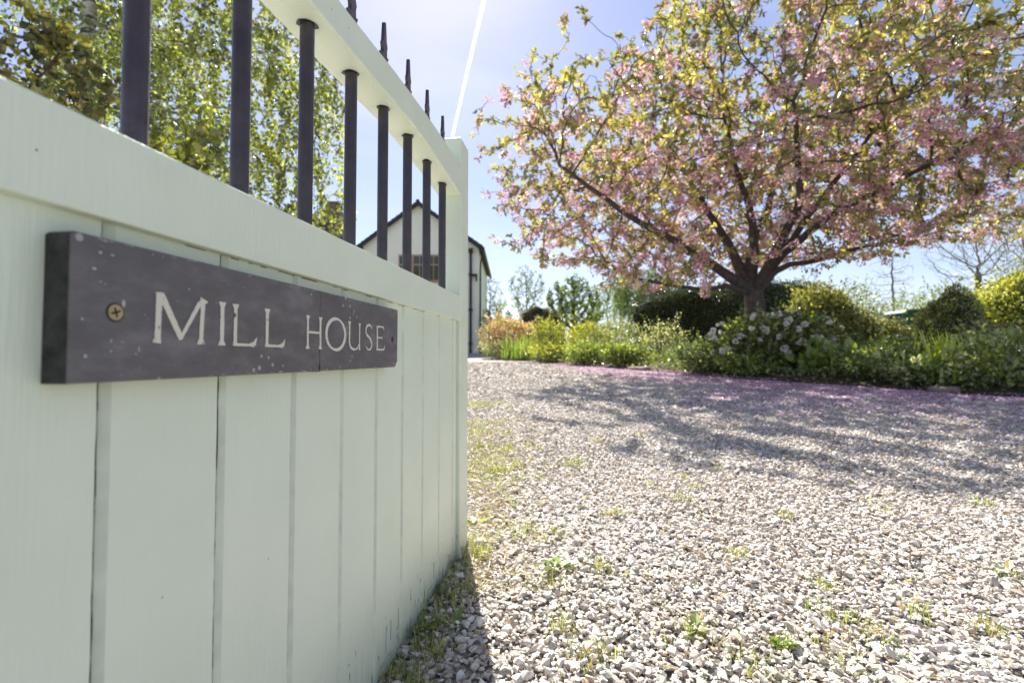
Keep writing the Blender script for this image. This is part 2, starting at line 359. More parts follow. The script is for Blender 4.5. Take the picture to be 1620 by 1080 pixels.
# ------------------------------------------------------------------ gravel stones (nobody could count them)
rng = np.random.default_rng(11)
protos = []
for i in range(28):
    bm = bmesh.new(); k = 11 if i < 16 else 8
    p = rnd_unit(rng, k) * (0.8 + 0.35 * rng.random((k, 1))) * np.array((1.0, 0.72 + 0.2 * rng.random(), 0.46))
    for q in p: bm.verts.new(q)
    res = bmesh.ops.convex_hull(bm, input=bm.verts)
    bmesh.ops.delete(bm, geom=[e for e in res['geom_interior'] if isinstance(e, bmesh.types.BMVert)], context='VERTS')
    bmesh.ops.triangulate(bm, faces=bm.faces)
    bm.verts.index_update()
    protos.append((np.array([v.co[:] for v in bm.verts]), np.array([[v.index for v in f.verts] for f in bm.faces]))); bm.free()
def stones(rng, P, size, col, pool):
    VV, FF, CC, off = [], [], [], 0
    which = rng.integers(pool[0], pool[1], len(P))
    for w_ in range(pool[0], pool[1]):
        idx = np.where(which == w_)[0]
        if not len(idx): continue
        pv, pf = protos[w_]; n = len(idx)
        a, b_, c_ = rng.random(n) * 6.283, rng.normal(size=n) * 0.35, rng.normal(size=n) * 0.35
        ca, sa, cb, sb, cc, sc = np.cos(a), np.sin(a), np.cos(b_), np.sin(b_), np.cos(c_), np.sin(c_)
        Rz = np.zeros((n, 3, 3)); Rz[:, 0, 0] = ca; Rz[:, 0, 1] = -sa; Rz[:, 1, 0] = sa; Rz[:, 1, 1] = ca; Rz[:, 2, 2] = 1
        Rx = np.zeros((n, 3, 3)); Rx[:, 0, 0] = 1; Rx[:, 1, 1] = cb; Rx[:, 1, 2] = -sb; Rx[:, 2, 1] = sb; Rx[:, 2, 2] = cb
        Ry = np.zeros((n, 3, 3)); Ry[:, 1, 1] = 1; Ry[:, 0, 0] = cc; Ry[:, 0, 2] = sc; Ry[:, 2, 0] = -sc; Ry[:, 2, 2] = cc
        M = Rz @ Rx @ Ry
        V = np.einsum('nij,kj->nki', M, pv) * size[idx][:, None, None] + P[idx][:, None, :]
        k = len(pv)
        FF.append((pf[None] + (np.arange(n) * k)[:, None, None] + off).reshape(-1, 3)); VV.append(V.reshape(-1, 3))
        CC.append(np.repeat(col[idx], k, axis=0)); off += n * k
    return np.concatenate(VV), np.concatenate(FF), np.concatenate(CC)
def scatter(rng, y0, y1, sp, margin=0.8):
    xs = np.arange(-1.2 - margin, 1.12 * y1 + margin, sp); ys = np.arange(y0, y1, sp)
    X, Y = np.meshgrid(xs, ys); P = np.stack([X.ravel(), Y.ravel()], 1) + rng.uniform(-.55, .55, (X.size, 2)) * sp
    keep = (P[:, 0] < 1.12 * P[:, 1] + margin) & (P[:, 0] > -0.62 + 0.0 * P[:, 1] - np.where(P[:, 1] > 1.6, 0.35 * (P[:, 1] - 1.6), 0))
    P = P[keep]
    return P[edge_dist(P) > 0.0]
scol = [(0.56, 0.505, 0.445), (0.61, 0.56, 0.50), (0.66, 0.62, 0.565), (0.48, 0.43, 0.375), (0.45, 0.35, 0.26), (0.71, 0.675, 0.625)]
sp_ = [.26, .26, .17, .17, .06, .08]
parts = []
for (y0, y1, sp, s0, pool) in ((0.35, 2.6, 0.0138, 0.0086, (0, 16)), (2.6, 4.8, 0.0170, 0.0104, (16, 28)), (4.8, 8.5, 0.026, 0.0152, (16, 28)), (8.5, 15.0, 0.048, 0.026, (16, 28))):
    P = scatter(rng, y0, y1, sp)
    for layer in (0, 1):
        Q = P if layer == 0 else P[rng.random(len(P)) < 0.35] + rng.normal(size=(1, 2)) * 0.01
        s = s0 * np.exp(rng.normal(size=len(Q)) * 0.30) * (1.0 if layer == 0 else 1.12)
        z = gz(Q[:, 1]) + 0.006 + layer * 0.009 + rng.uniform(-0.002, 0.004, len(Q))
        z += 0.006 * np.sin(Q[:, 0] * 3.1 + 1) * np.sin(Q[:, 1] * 2.3)
        parts.append(stones(rng, np.c_[Q, z], s, pick(rng, scol, len(Q), sp_, 0.13), pool))
off = 0; VV = []; FF = []; CC = []
for v, f, c in parts: VV.append(v); FF.append(f + off); CC.append(c); off += len(v)
STONE = tint_mat('limestone_chipping', 0.85, 0.5, 260)
tag(np_obj('gravel', np.concatenate(VV), np.concatenate(FF), STONE, col=np.concatenate(CC)), 'pale grey crushed limestone gravel covering the drive', 'gravel', kind='stuff')
del VV, FF, CC, parts

# ------------------------------------------------------------------ fallen petals along the border
rng = np.random.default_rng(5)
n = 270000
j = rng.integers(0, 130, n); d = rng.exponential(1, n) * np.where(j < 66, 1.05, .5)
k2 = rng.random(n) < 0.14; d[k2] = rng.uniform(0, 3.6, k2.sum())
P = EF[j] - nrm[j] * (d + 0.02)[:, None] + rng.normal(size=(n, 2)) * 0.12
pat = np.sin(P[:, 0] * 2.1 + 1) * np.sin(P[:, 1] * 2.7) + np.sin(P[:, 0] * 5.3) * np.sin(P[:, 1] * 4.1 + 2) + np.sin(P[:, 0] * 11 + P[:, 1] * 7)
keep = (rng.random(n) < np.clip(.55 + .3 * pat, .08, 1)) & (P[:, 0] > 0.9 + rng.random(n) * 1.5) & (edge_dist(P) > -0.12) & (P[:, 1] > 3.2)
P = P[keep]; n = len(P)
near = np.stack([rng.uniform(-0.1, 4, 22), rng.uniform(1.6, 5, 22)], 1); P = np.r_[P, near]; n = len(P)
D = rnd_unit(rng, n); D[:, 2] *= 0.25
P3 = np.c_[P, gz(P[:, 1]) + 0.022 + rng.random(n) * 0.008 + np.where(edge_dist(P) < 0.0, 0.03, 0)]
V, Fc, cc = leaf_arrays(rng, P3, D, rng.uniform(0.02, 0.034, n), pick(rng, [(0.60, 0.40, 0.54), (0.65, 0.47, 0.60), (0.52, 0.32, 0.47), (0.72, 0.59, 0.68)], n), width=0.85, fold=0.1, upbias=3.0)
tag(np_obj('fallen_petals', V, Fc, FALLEN, col=cc), 'drift of fallen pink cherry petals lying along the border edge', 'petals', kind='stuff')

# ------------------------------------------------------------------ the gate
ga = math.atan(120 / F)
GATE = thing('driveway_gate', 'open mint green boarded gate with black iron bars above', 'gate', (-0.42, 0, 0), R(90) - ga)
rg = random.Random(4)
bm = bmesh.new()
J0, SPC = 0.4310, 0.1396
joints = [J0 + SPC * k for k in range(-9, 9)] + [1.5985]
zs = np.linspace(0.052, 0.826, 46)
for a_, b_ in zip(joints[:-1], joints[1:]):
    c = 0.0100; gap = 0.0040 if b_ > 1.59 else (0.0026, .0030, .0022, .0014)[int(round((b_ - J0) / SPC)) % 4]
    secs = []
    for q, z in enumerate(zs):
        e1 = a_ + 0.0012 + rg.uniform(-.0004, .0005); e2 = b_ - gap + rg.uniform(-.0004, .0003)
        zz = z + (rg.uniform(-.004, .004) if q == 0 else 0)
        ring = [(e1, 0.028), (e1, 0.0042), (a_ + c, 0.0), (e2 - 0.0008, 0.0), (e2, 0.0007), (e2, 0.028)]
        secs.append([bm.verts.new((x, y, zz)) for x, y in ring])
    for q in range(len(secs) - 1):
        for r_ in range(5):
            f = bm.faces.new((secs[q][r_], secs[q][r_+1], secs[q+1][r_+1], secs[q+1][r_]))
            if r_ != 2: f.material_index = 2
    bm.faces.new(secs[0][::-1])
for x in joints[:-1]:                         # dark tongue at the bottom of each joint
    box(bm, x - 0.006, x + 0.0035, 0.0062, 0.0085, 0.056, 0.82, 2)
    kx = {0: 1.0, 1: 1.0, 2: .8, 3: .45}.get(int(round((x - J0) / SPC)), .3) if x > .4 else .8
    z = .056; wv = .002
    while z < .815:                           # opened joint, wider and narrower along its length
        h = rg.uniform(.004, .013); wv = min(.0046, max(.0018, wv + rg.uniform(-.0006, .0006)))
        if rg.random() < .25 + .75 * kx: box(bm, x - 0.0030, x - 0.0030 + wv * (.5 + .5 * kx), 0.0026, 0.0050, z, z + h - .0001, 1)
        z += h
x = -0.2                                      # hairline cracks where the boards meet the rail
while x < 1.59:
    ln = rg.uniform(.006, .05)
    if rg.random() < .5: box(bm, x, min(x + ln, 1.59), -0.0003, 0.004, 0.8166 - rg.uniform(0, .0005), 0.8172, 1)
    x += ln + rg.uniform(.004, .03)
for _ in range(16):                           # short splits at the board feet
    x = rg.uniform(.7, 1.58); z = .055 + rg.uniform(0, .05); h = rg.uniform(.01, .06); box(bm, x, x + rg.uniform(.0006, .0016), -0.0004, .003, z, z + h, 1)
bmesh.ops.recalc_face_normals(bm, faces=bm.faces)
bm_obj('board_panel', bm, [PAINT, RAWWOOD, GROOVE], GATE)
bm = bmesh.new(); box(bm, -0.93, 1.5983, -0.012, 0.063, 0.8175, 0.8965, bev=0.0022); bm_obj('middle_rail', bm, PAINT, GATE)
bm = bmesh.new(); box(bm, -0.93, 1.5983, 0.0285, 0.063, 0.07, 0.19, bev=0.003); bm_obj('back_rail', bm, PAINT, GATE)
# arched top rail
def interp(x, t): return float(np.interp(x, [a[0] for a in t], [a[1] for a in t]))
LOW = [(-0.9, 1.17), (0.2, 1.205), (0.72, 1.2245), (0.89, 1.231), (1.16, 1.2465), (1.3, 1.242), (1.45, 1.232), (1.60, 1.222)]
TOP = [(-0.9, 1.235), (0.2, 1.268), (0.81, 1.2915), (1.035, 1.3105), (1.24, 1.3205), (1.42, 1.3235), (1.60, 1.319)]
bm = bmesh.new(); secs = []
for x in np.linspace(-0.93, 1.5983, 70):
    l, t_ = interp(x, LOW), interp(x, TOP); b = 0.004
    ring = [(-0.012 + b, l), (-0.012, l + b), (-0.012, t_ - b), (-0.012 + b, t_), (0.063 - b, t_), (0.063, t_ - b), (0.063, l + b), (0.063 - b, l)]
    secs.append([bm.verts.new((x, y, z)) for y, z in ring])
for q in range(len(secs) - 1):
    for r_ in range(8): bm.faces.new((secs[q][r_], secs[q][(r_+1) % 8], secs[q+1][(r_+1) % 8], secs[q+1][r_]))
bm.faces.new(secs[0]); bm.faces.new(secs[-1][::-1]); bmesh.ops.recalc_face_normals(bm, faces=bm.faces)
bm_obj('top_rail', bm, PAINT, GATE)
for x0, x1 in ((1.5985, 1.698), (-1.03, -0.9305)):
    bm = bmesh.new(); box(bm, x0, x1, -0.012, 0.063, 0.06, 1.418)
    es = [e for e in bm.edges if all(v.co.z > 1.4 for v in e.verts)]
    bmesh.ops.bevel(bm, geom=es, offset=0.012, segments=3, profile=0.5, affect='EDGES')
    es = [e for e in bm.edges if e.calc_length() > 1.0]
    bmesh.ops.bevel(bm, geom=es, offset=0.003, segments=2, profile=0.5, affect='EDGES')
    bm_obj('stile', bm, PAINT, GATE)
# bars with spear finials
bars = [0.477 + 0.1466 * k for k in range(-9, 8)]
BY = 0.0215
for x in bars:
    if x > 1.55: continue
    bm = bmesh.new(); topz = interp(x, LOW) + 0.002
    n = 20; rr = 0.0112
    r0 = [bm.verts.new((x + rr * math.cos(6.2832 * q / n), BY + rr * math.sin(6.2832 * q / n), 0.893)) for q in range(n)]
    r1 = [bm.verts.new((v.co.x, v.co.y, topz)) for v in r0]
    for q in range(n): bm.faces.new((r0[q], r0[(q+1) % n], r1[(q+1) % n], r1[q])).smooth = True
    bo = bm_obj('bar', bm, BLACKIRON, GATE)
    # chipped paint patch round the hole in the rail
    bm = bmesh.new(); m = 14; ph = rg.random() * 6
    ring = []
    for q in range(m):
        a_ = 6.2832 * q / m; r_ = rr * (1.12 + 0.5 * max(0, math.sin(a_ * 2 + ph)) * rg.random() + rg.uniform(0, .12))
        xx = x + r_ * 1.15 * math.cos(a_); ring.append(bm.verts.new((xx, BY + r_ * math.sin(a_), interp(xx, LOW) - 0.0006)))
    bm.faces.new(ring[::-1]); bm_obj('chipped_hole', bm, BLACKIRON, bo)
    # finial: flat forged spear with two barbs
    tz = interp(x, TOP)
    prof = [(0.0045, -0.002), (0.0045, 0.03), (0.011, 0.036), (0.0145, 0.047), (0.0085, 0.045), (0.0075, 0.058), (0.010, 0.068), (0.0062, 0.078), (0.0048, 0.095), (0.0026, 0.118)]
    prof = [(u * 1.25, v) for u, v in prof]
    pts = [(x + u, tz + v) for u, v in prof] + [(x - u * 0.93, tz + v * 0.99) for u, v in prof[::-1]]
    bm = bmesh.new(); prism(bm, pts, BY - 0.0036, BY + 0.0036)
    bmesh.ops.recalc_face_normals(bm, faces=bm.faces)
    bm_obj('finial', bm, BLACKIRON, bo)

# ------------------------------------------------------------------ the slate sign
SIGN = thing('name_sign', 'dark slate house name sign lettered MILL HOUSE screwed to the gate', 'sign', (-0.42, 0, 0), R(90) - ga)
bm = bmesh.new()
outl = [(0.3832, 0.6795), (0.72, 0.6795), (0.735, 0.6785), (0.742, 0.6795), (1.026, 0.680), (1.0305, 0.682), (1.034, 0.6875), (1.0395, 0.692), (1.0405, 0.797), (1.037, 0.7985), (0.386, 0.7975), (0.3832, 0.795)]
Fr, Bk = -0.0244, -0.0006
prism(bm, outl, Fr, Bk)
bmesh.ops.recalc_face_normals(bm, faces=bm.faces)
es = [e for e in bm.edges if abs(e.verts[0].co.y - Fr) < 1e-5 and abs(e.verts[1].co.y - Fr) < 1e-5]
bmesh.ops.bevel(bm, geom=es, offset=0.0013, segments=2, profile=0.5, affect='EDGES')
for f in bm.faces:
    if abs(f.calc_center_median().y - Fr) > 0.002: f.material_index = 1
bm_obj('slate_plate', bm, [SLATE, SLATE_EDGE], SIGN)
LY = Fr - 0.0006
def poly_face(bm, pts):
    vs = [bm.verts.new((p[0], LY, p[1])) for p in pts]
    try: bm.faces.new(vs)
    except ValueError: pass
def stroke(bm, pts, wds, jit=0.00028):        # strip along a centre line, in metres
    wds = [q * 1.3 for q in wds]
    P = []; W = []
    for i in range(len(pts) - 1):
        a = np.array(pts[i], float); b = np.array(pts[i+1], float); m = max(2, int(np.linalg.norm(b - a) / 0.0016))
        for q in range(m):
            P.append(a + (b - a) * q / m); W.append(wds[i] + (wds[i+1] - wds[i]) * q / m)
    P.append(np.array(pts[-1], float)); W.append(wds[-1]); P = np.array(P)
    T = np.gradient(P, axis=0); T /= np.linalg.norm(T, axis=1)[:, None]; N = np.stack([-T[:, 1], T[:, 0]], 1)
    l = [bm.verts.new((*(lambda v: (v[0], LY, v[1]))(p + n_ * (w_ / 2 + rg.uniform(-jit, jit))),)) for p, n_, w_ in zip(P, N, W)]
    r = [bm.verts.new((*(lambda v: (v[0], LY, v[1]))(p - n_ * (w_ / 2 + rg.uniform(-jit, jit))),)) for p, n_, w_ in zip(P, N, W)]
    for q in range(len(P) - 1): bm.faces.new((l[q], l[q+1], r[q+1], r[q]))
def stem(bm, x, w_, z0, z1, lean=0.0, f0=1.0, f1=1.0):
    fl = 0.0021; h = 0.0052
    pts = [(x - lean, z0), (x - lean * .8, z0 + h), (x, (z0 + z1) / 2), (x + lean * .8, z1 - h), (x + lean, z1)]
    stroke(bm, pts, [w_ + 2 * fl * f0, w_ * .95, w_, w_ * .98, w_ + 2 * fl * f1])
    stroke(bm, [(x - lean - (w_ / 2 + fl * f0), z0 + .0004), (x - lean + (w_ / 2 + fl * f0), z0 + .0004)], [.0011, .0011]) if f0 else None
    stroke(bm, [(x + lean - (w_ / 2 + fl * f1), z1 - .0004), (x + lean + (w_ / 2 + fl * f1), z1 - .0004)], [.0011, .0011]) if f1 else None
B0, H = 0.7132, 0.0462; T0 = B0 + H
def arc(cx, cz, rx, rz, a0, a1, n=18):
    return [(cx + rx * math.cos(R(a0 + (a1 - a0) * i / n)), cz + rz * math.sin(R(a0 + (a1 - a0) * i / n))) for i in range(n + 1)]
def flush(bm):
    bm.normal_update()
    for f in bm.faces:
        if f.normal.y > 0: f.normal_flip()
    me = bm_obj('letter', bm, LETTER, SIGN).data
    # the overlapping strokes of a letter sit on tiny steps so no two lie in one plane
    co = np.empty(len(me.vertices) * 3); me.vertices.foreach_get('co', co); co = co.reshape(-1, 3)
    par = list(range(len(co)))
    def fnd(i):
        while par[i] != i: par[i] = par[par[i]]; i = par[i]
        return i
    for e in me.edges: par[fnd(e.vertices[0])] = fnd(e.vertices[1])
    seen = {}
    for i in range(len(co)): co[i, 1] -= 0.00002 * (seen.setdefault(fnd(i), len(seen)) % 25)
    me.vertices.foreach_set('co', co.ravel()); return bmesh.new()
bm = bmesh.new()
# M
stroke(bm, [(.4606, B0), (.4612, B0 + .005), (.4622, T0 - .001)], [.0072, .0048, .0052])
stroke(bm, [(.4580, T0 - .0005), (.4650, T0 - .0005)], [.0010, .0022])
stroke(bm, [(.4640, T0 - .001), (.4880, B0 + .0045)], [.0055, .0048])
stroke(bm, [(.4868, B0 + .0045), (.5115, T0 - .002)], [.0030, .0040])
stroke(bm, [(.5125, B0), (.5125, B0 + .006), (.5145, T0 - .004), (.5160, T0)], [.0085, .0042, .0044, .0090])
bm = flush(bm)
# I, L, L
stem(bm, .5416, .0046, B0, T0)
bm = flush(bm)
for x, k_ in ((.5598, 1.0), (.6150, 1.0)):
    stem(bm, x + .0022, .0043, B0, T0, f0=0.4)
    stroke(bm, [(x + .0035, B0 + .0012), (x + .025, B0 + .0010), (x + .034, B0 + .0022)], [.0028, .0022, .0052])
    stroke(bm, [(x + .034, B0 + .0014), (x + .0385, B0 + .0105)], [.0050, .0006])
    if x < .6: bm = flush(bm)
bm = flush(bm)
# H
stem(bm, .7065, .0036, B0 - .001, T0 - .0005); stem(bm, .7395, .0040, B0 - .001, T0 - .0005)
stroke(bm, [(.7075, B0 + .0225), (.739, B0 + .0225)], [.0024, .0026])
bm = flush(bm)
# O
o_o = arc(.7856, B0 + .0228, .0292, .0242, 0, 360, 48); wdo = [.0024 + .0030 * abs(math.cos(R(360 * i / 48 + 18))) for i in range(49)]
stroke(bm, o_o, wdo)
bm = flush(bm)
# U
stem(bm, .8295, .0036, B0 + .011, T0, f0=0.0); stem(bm, .8660, .0030, B0 - .0005, T0 - .001, f0=0.6)
stroke(bm, [(.8295, B0 + .0125)] + arc(.8468, B0 + .0125, .0173, .0125, 180, 345, 14), [.0036] + [.0036 - .0016 * i / 14 for i in range(15)])
bm = flush(bm)
# S
stroke(bm, arc(.9035, B0 + .0345, .0130, .0105, 15, 265, 16) , [.0012 + .0020 * min(1, i / 5) for i in range(17)])
stroke(bm, [(.9022, B0 + .0240), (.9100, B0 + .0190), (.9150, B0 + .0115)], [.0034, .0042, .0036])
stroke(bm, arc(.9030, B0 + .0115, .0122, .0112, 0, -155, 14), [.0034 - .0018 * i / 14 for i in range(15)])
bm = flush(bm)
# E
stem(bm, .9385, .0040, B0, T0 - .0005, f0=0.3, f1=0.3)
stroke(bm, [(.940, T0 - .0016), (.966, T0 - .0014)], [.0026, .0020]); stroke(bm, [(.966, T0 - .0008), (.9690, T0 - .0078)], [.0036, .0006])
stroke(bm, [(.940, B0 + .0240), (.961, B0 + .0240)], [.0020, .0022]); stroke(bm, [(.961, B0 + .0275), (.961, B0 + .0205)], [.0006, .0010])
stroke(bm, [(.940, B0 + .0014), (.968, B0 + .0014)], [.0026, .0024]); stroke(bm, [(.968, B0 + .0010), (.9740, B0 + .0100)], [.0042, .0006])
flush(bm)
bm = bmesh.new()
def ribbon(bm, pts, wds, y):
    l = [bm.verts.new((x - w_ / 2, y, z)) for (x, z), w_ in zip(pts, wds)]; r = [bm.verts.new((x + w_ / 2, y, z)) for (x, z), w_ in zip(pts, wds)]
    for q in range(len(pts) - 1): bm.faces.new((l[q], r[q], r[q+1], l[q+1]))
zz = np.linspace(0.679, 0.797, 30)
ribbon(bm, [(0.7392 + 0.0006 * math.sin(z * 210) + rg.uniform(-.0002, .0002), z) for z in zz], [(.0042 if z < .6885 else .0013 if z < .716 else .0006) for z in zz], Fr - 0.00025)
bm_obj('crack', bm, RAWWOOD, SIGN)
bm = bmesh.new(); rs0 = random.Random(77)
spk = [(.4272, .7452, .0018, .0034), (.4012, .7710, .0022, .0012), (.4170, .7135, .0009, .0018), (.4172, .7050, .0010, .0010), (.3962, .7010, .0016, .0016), (.4430, .7068, .0007, .0024), (.4400, .7030, .0009, .0008), (.4262, .7130, .0007, .0007),
       (.4285, .7128, .0006, .0006), (.3930, .7300, .0010, .0010), (.4060, .7850, .0018, .0012), (.4160, .7848, .0022, .0009), (.4110, .7600, .0008, .0006), (.4480, .7380, .0005, .0008), (.5750, .7800, .0008, .0010), (.5960, .7680, .0007, .0006), (.7150, .7900, .0016, .0014), (.8420, .7720, .0006, .0030), (.8440, .7745, .0006, .0024), (.9900, .7500, .0008, .0010), (1.0200, .6860, .0016, .0018), (.9560, .7900, .0006, .0006)]
spk += [(rs0.uniform(.39, 1.03), rs0.uniform(.683, .795), rs0.uniform(.0002, .0006), rs0.uniform(.0002, .0007)) for _ in range(45)]
spk += [(x, .7965 - abs(rs0.gauss(0, .0012)), rs0.uniform(.0008, .004), rs0.uniform(.0002, .0006)) for x in [rs0.uniform(.386, 1.0) for _ in range(34)]]
spk += [(x, .6808 + abs(rs0.gauss(0, .0008)), rs0.uniform(.0008, .005), rs0.uniform(.0002, .0006)) for x in [rs0.uniform(.5, 1.02) for _ in range(26)]]
for i_, (x, z, a, b) in enumerate(spk):
    n = 9; bm.faces.new([bm.verts.new((x + a * math.cos(6.2832 * q / n) * rs0.uniform(.7, 1.2), Fr - 0.0002 - 0.000004 * i_, z + b * math.sin(6.2832 * q / n) * rs0.uniform(.7, 1.2))) for q in range(n)])
sp_o = bm_obj('paint_splashes', bm, plain('old_paint_specks', (.42, .41, .39), .7, noise=.3, nscale=300), SIGN)
sp_o['kind'] = 'stuff'
def screw(x, z, mat, r=0.0072):
    bm = bmesh.new()
    bmesh.ops.create_cone(bm, cap_ends=True, segments=24, radius1=r * .9, radius2=r, depth=0.0012, matrix=Matrix.Translation((x, Fr - 0.0003, z)) @ Matrix.Rotation(R(90), 4, 'X'))
    s = bm_obj('screw', bm, mat, SIGN)
    bm = bmesh.new(); y = Fr - 0.00105
    for an in (18, 108):
        c_, s_ = math.cos(R(an)), math.sin(R(an))
        q = [(-.0042, -.0009), (.0042, -.0009), (.0042, .0009), (-.0042, .0009)]
        bm.faces.new([bm.verts.new((x + a * c_ - b * s_, y - 0.00002 * (an > 50), z + a * s_ + b * c_)) for a, b in q])
    bm_obj('cross_slot', bm, RAWWOOD, s)
    bm = bmesh.new(); n = 28
    a0 = [bm.verts.new((x + r * math.cos(6.2832 * q / n), Fr - 0.0002, z + r * math.sin(6.2832 * q / n))) for q in range(n)]
    a1 = [bm.verts.new((x + r * 1.22 * math.cos(6.2832 * q / n), Fr - 0.0002, z + r * 1.22 * math.sin(6.2832 * q / n))) for q in range(n)]
    for q in range(n): bm.faces.new((a0[q], a1[q], a1[(q+1) % n], a0[(q+1) % n]))
    bm_obj('screw_recess', bm, RAWWOOD, s)
screw(0.4200, 0.7375, BRASS, 0.0066); screw(1.0125, 0.7362, DULLSCREW, 0.0052)

# ------------------------------------------------------------------ tree growing
def colonize(rng, nodes, par, att, step, infl, kill, iters=90, bias=(0, 0, 0), jit=0.15):
    nodes = [np.array(p, float) for p in nodes]; par = list(par)
    att = np.array(att, float); N = np.array(nodes)
    nd = np.full(len(att), 1e9); ni = np.zeros(len(att), int)
    new = np.arange(len(N))
    for it in range(iters):
        if not len(att): break
        Q = N[new]
        for c in range(0, len(att), 4000):
            d = np.linalg.norm(att[c:c+4000, None] - Q[None], axis=2); j = d.argmin(1); dd = d[np.arange(len(j)), j]
            u = dd < nd[c:c+4000]; nd[c:c+4000][u] = dd[u]; ni[c:c+4000][u] = new[j[u]]
        ok = nd > kill; att, nd, ni = att[ok], nd[ok], ni[ok]
        act = nd < infl
        if not act.any(): break
        v = att[act] - N[ni[act]]; v /= np.linalg.norm(v, axis=1)[:, None]
        S = np.zeros((len(N), 3)); np.add.at(S, ni[act], v)
        idx = np.unique(ni[act]); D = S[idx]; D /= np.linalg.norm(D, axis=1)[:, None] + 1e-6
        D += rng.normal(size=D.shape) * jit + np.array(bias); D /= np.linalg.norm(D, axis=1)[:, None]
        P = N[idx] + D * step
        new = np.arange(len(N), len(N) + len(P)); N = np.concatenate([N, P]); par += list(idx)
        if len(N) > 40000: break
    return N, np.array(par)
def branch_paths(N, par, tip, expo=2.3, authored=None):
    n = len(N); w_ = np.zeros(n); kids = [[] for _ in range(n)]
    for i in range(n):
        if par[i] >= 0: kids[par[i]].append(i)
    for i in range(n - 1, -1, -1):
        if w_[i] == 0: w_[i] = tip ** expo
        if par[i] >= 0: w_[par[i]] += w_[i]
    r = w_ ** (1 / expo)
    if authored is not None:
        m = len(authored); r[:m] = np.where(authored > 0, authored, r[:m])
        for i in range(m, n):                      # keep children thinner than their parents
            if par[i] >= 0: r[i] = min(r[i], r[par[i]] * 0.97)
    paths = []; stack = [0]
    while stack:
        s = stack.pop(); ch = [s] if par[s] < 0 else [par[s], s]; c = s
        while kids[c]:
            ks = sorted(kids[c], key=lambda q: -r[q]); stack += ks[1:]; c = ks[0]; ch.append(c)
        rr = r[ch].copy()
        if par[s] >= 0: rr[0] = min(rr[0], rr[1] * 1.15)
        rr[-1] *= 0.4
        paths.append((N[ch], rr))
    return paths, r, kids
def ordered(N, par):                              # parents before children
    return N, par
def branches_obj(name, paths, mat, parent, big=0.03):
    A = [p for p in paths if p[1].max() > big]; B = [p for p in paths if p[1].max() <= big]
    VV, FF, off = [], [], 0
    for s, sides in ((A, 12), (B, 4)):
        if s:
            v, f = tube_arrays(s, sides); VV.append(v); FF.append(f + off); off += len(v)
    return np_obj(name, np.concatenate(VV), np.concatenate(FF), mat, parent, smooth=True)
def ellipsoid_pts(rng, c, r, n, inner=0.0):
    d = rnd_unit(rng, n); rad = (inner ** 3 + (1 - inner ** 3) * rng.random((n, 1))) ** (1 / 3)
    return np.array(c) + d * rad * np.array(r)

# ------------------------------------------------------------------ cherry tree in blossom
rng = np.random.default_rng(21)
TY = 9.6
base = np.array((at(1200, 560, TY)[0], TY, gzf(TY) + 0.1))
tree = thing('cherry_tree', 'spreading cherry tree with pink blossom and yellow green leaves over the drive', 'tree', tuple(base))
def P_(x, y, Y): return at(x, y, Y)
limbs = [   # start, list of points, radii
    ([base, P_(1197, 520, TY), P_(1195, 492, TY), P_(1192, 464, TY)], [.27, .20, .185, .18], None),
    ([P_(1165, 445, 9.5), P_(1140, 428, 9.4), P_(1108, 405, 9.2), P_(1075, 385, 8.9), P_(1030, 362, 8.5), P_(985, 335, 8.1), P_(930, 295, 7.9), P_(885, 262, 7.8)], [.105, .088, .076, .066, .056, .046, .036, .024], 3),
    ([P_(1172, 430, 9.7), P_(1160, 400, 9.9), P_(1130, 350, 10.2), P_(1100, 300, 10.5), P_(1078, 258, 10.6)], [.11, .09, .07, .05, .03], 3),
    ([P_(1190, 430, 9.6), P_(1192, 380, 9.5), P_(1186, 330, 9.3), P_(1170, 285, 9.1), P_(1160, 250, 8.9), P_(1150, 200, 8.7)], [.10, .08, .065, .048, .038, .025], 3),
    ([P_(1210, 440, 9.6), P_(1222, 410, 9.6), P_(1250, 385, 9.5), P_(1275, 345, 9.3), P_(1300, 315, 9.1), P_(1340, 265, 8.9), P_(1400, 180, 8.6), P_(1470, 110, 8.4)], [.11, .088, .074, .062, .052, .04, .03, .018], 3),
    ([P_(1225, 430, 9.7), P_(1250, 418, 9.8), P_(1300, 410, 10.0), P_(1360, 392, 10.3), P_(1440, 375, 10.7), P_(1540, 340, 11.2)], [.065, .055, .048, .038, .028, .018], 3),
    ([P_(1180, 420, 10.1), P_(1215, 330, 10.8), P_(1235, 250, 11.2), P_(1245, 190, 11.4)], [.09, .07, .05, .03], 3),
    ([P_(1150, 452, 9.3), P_(1110, 458, 9.1), P_(1060, 452, 9.0), P_(1000, 440, 9.1)], [.05, .04, .03, .02], 3),
    ([P_(1215, 420, 9.2), P_(1262, 330, 8.1), P_(1262, 250, 7.4), P_(1255, 160, 6.9)], [.085, .065, .045, .025], 3),
    ([P_(1240, 400, 9.2), P_(1330, 330, 8.4), P_(1430, 280, 7.8), P_(1560, 230, 7.4)], [.075, .055, .04, .02], 3),
]
nodes, par, rad = [], [], []
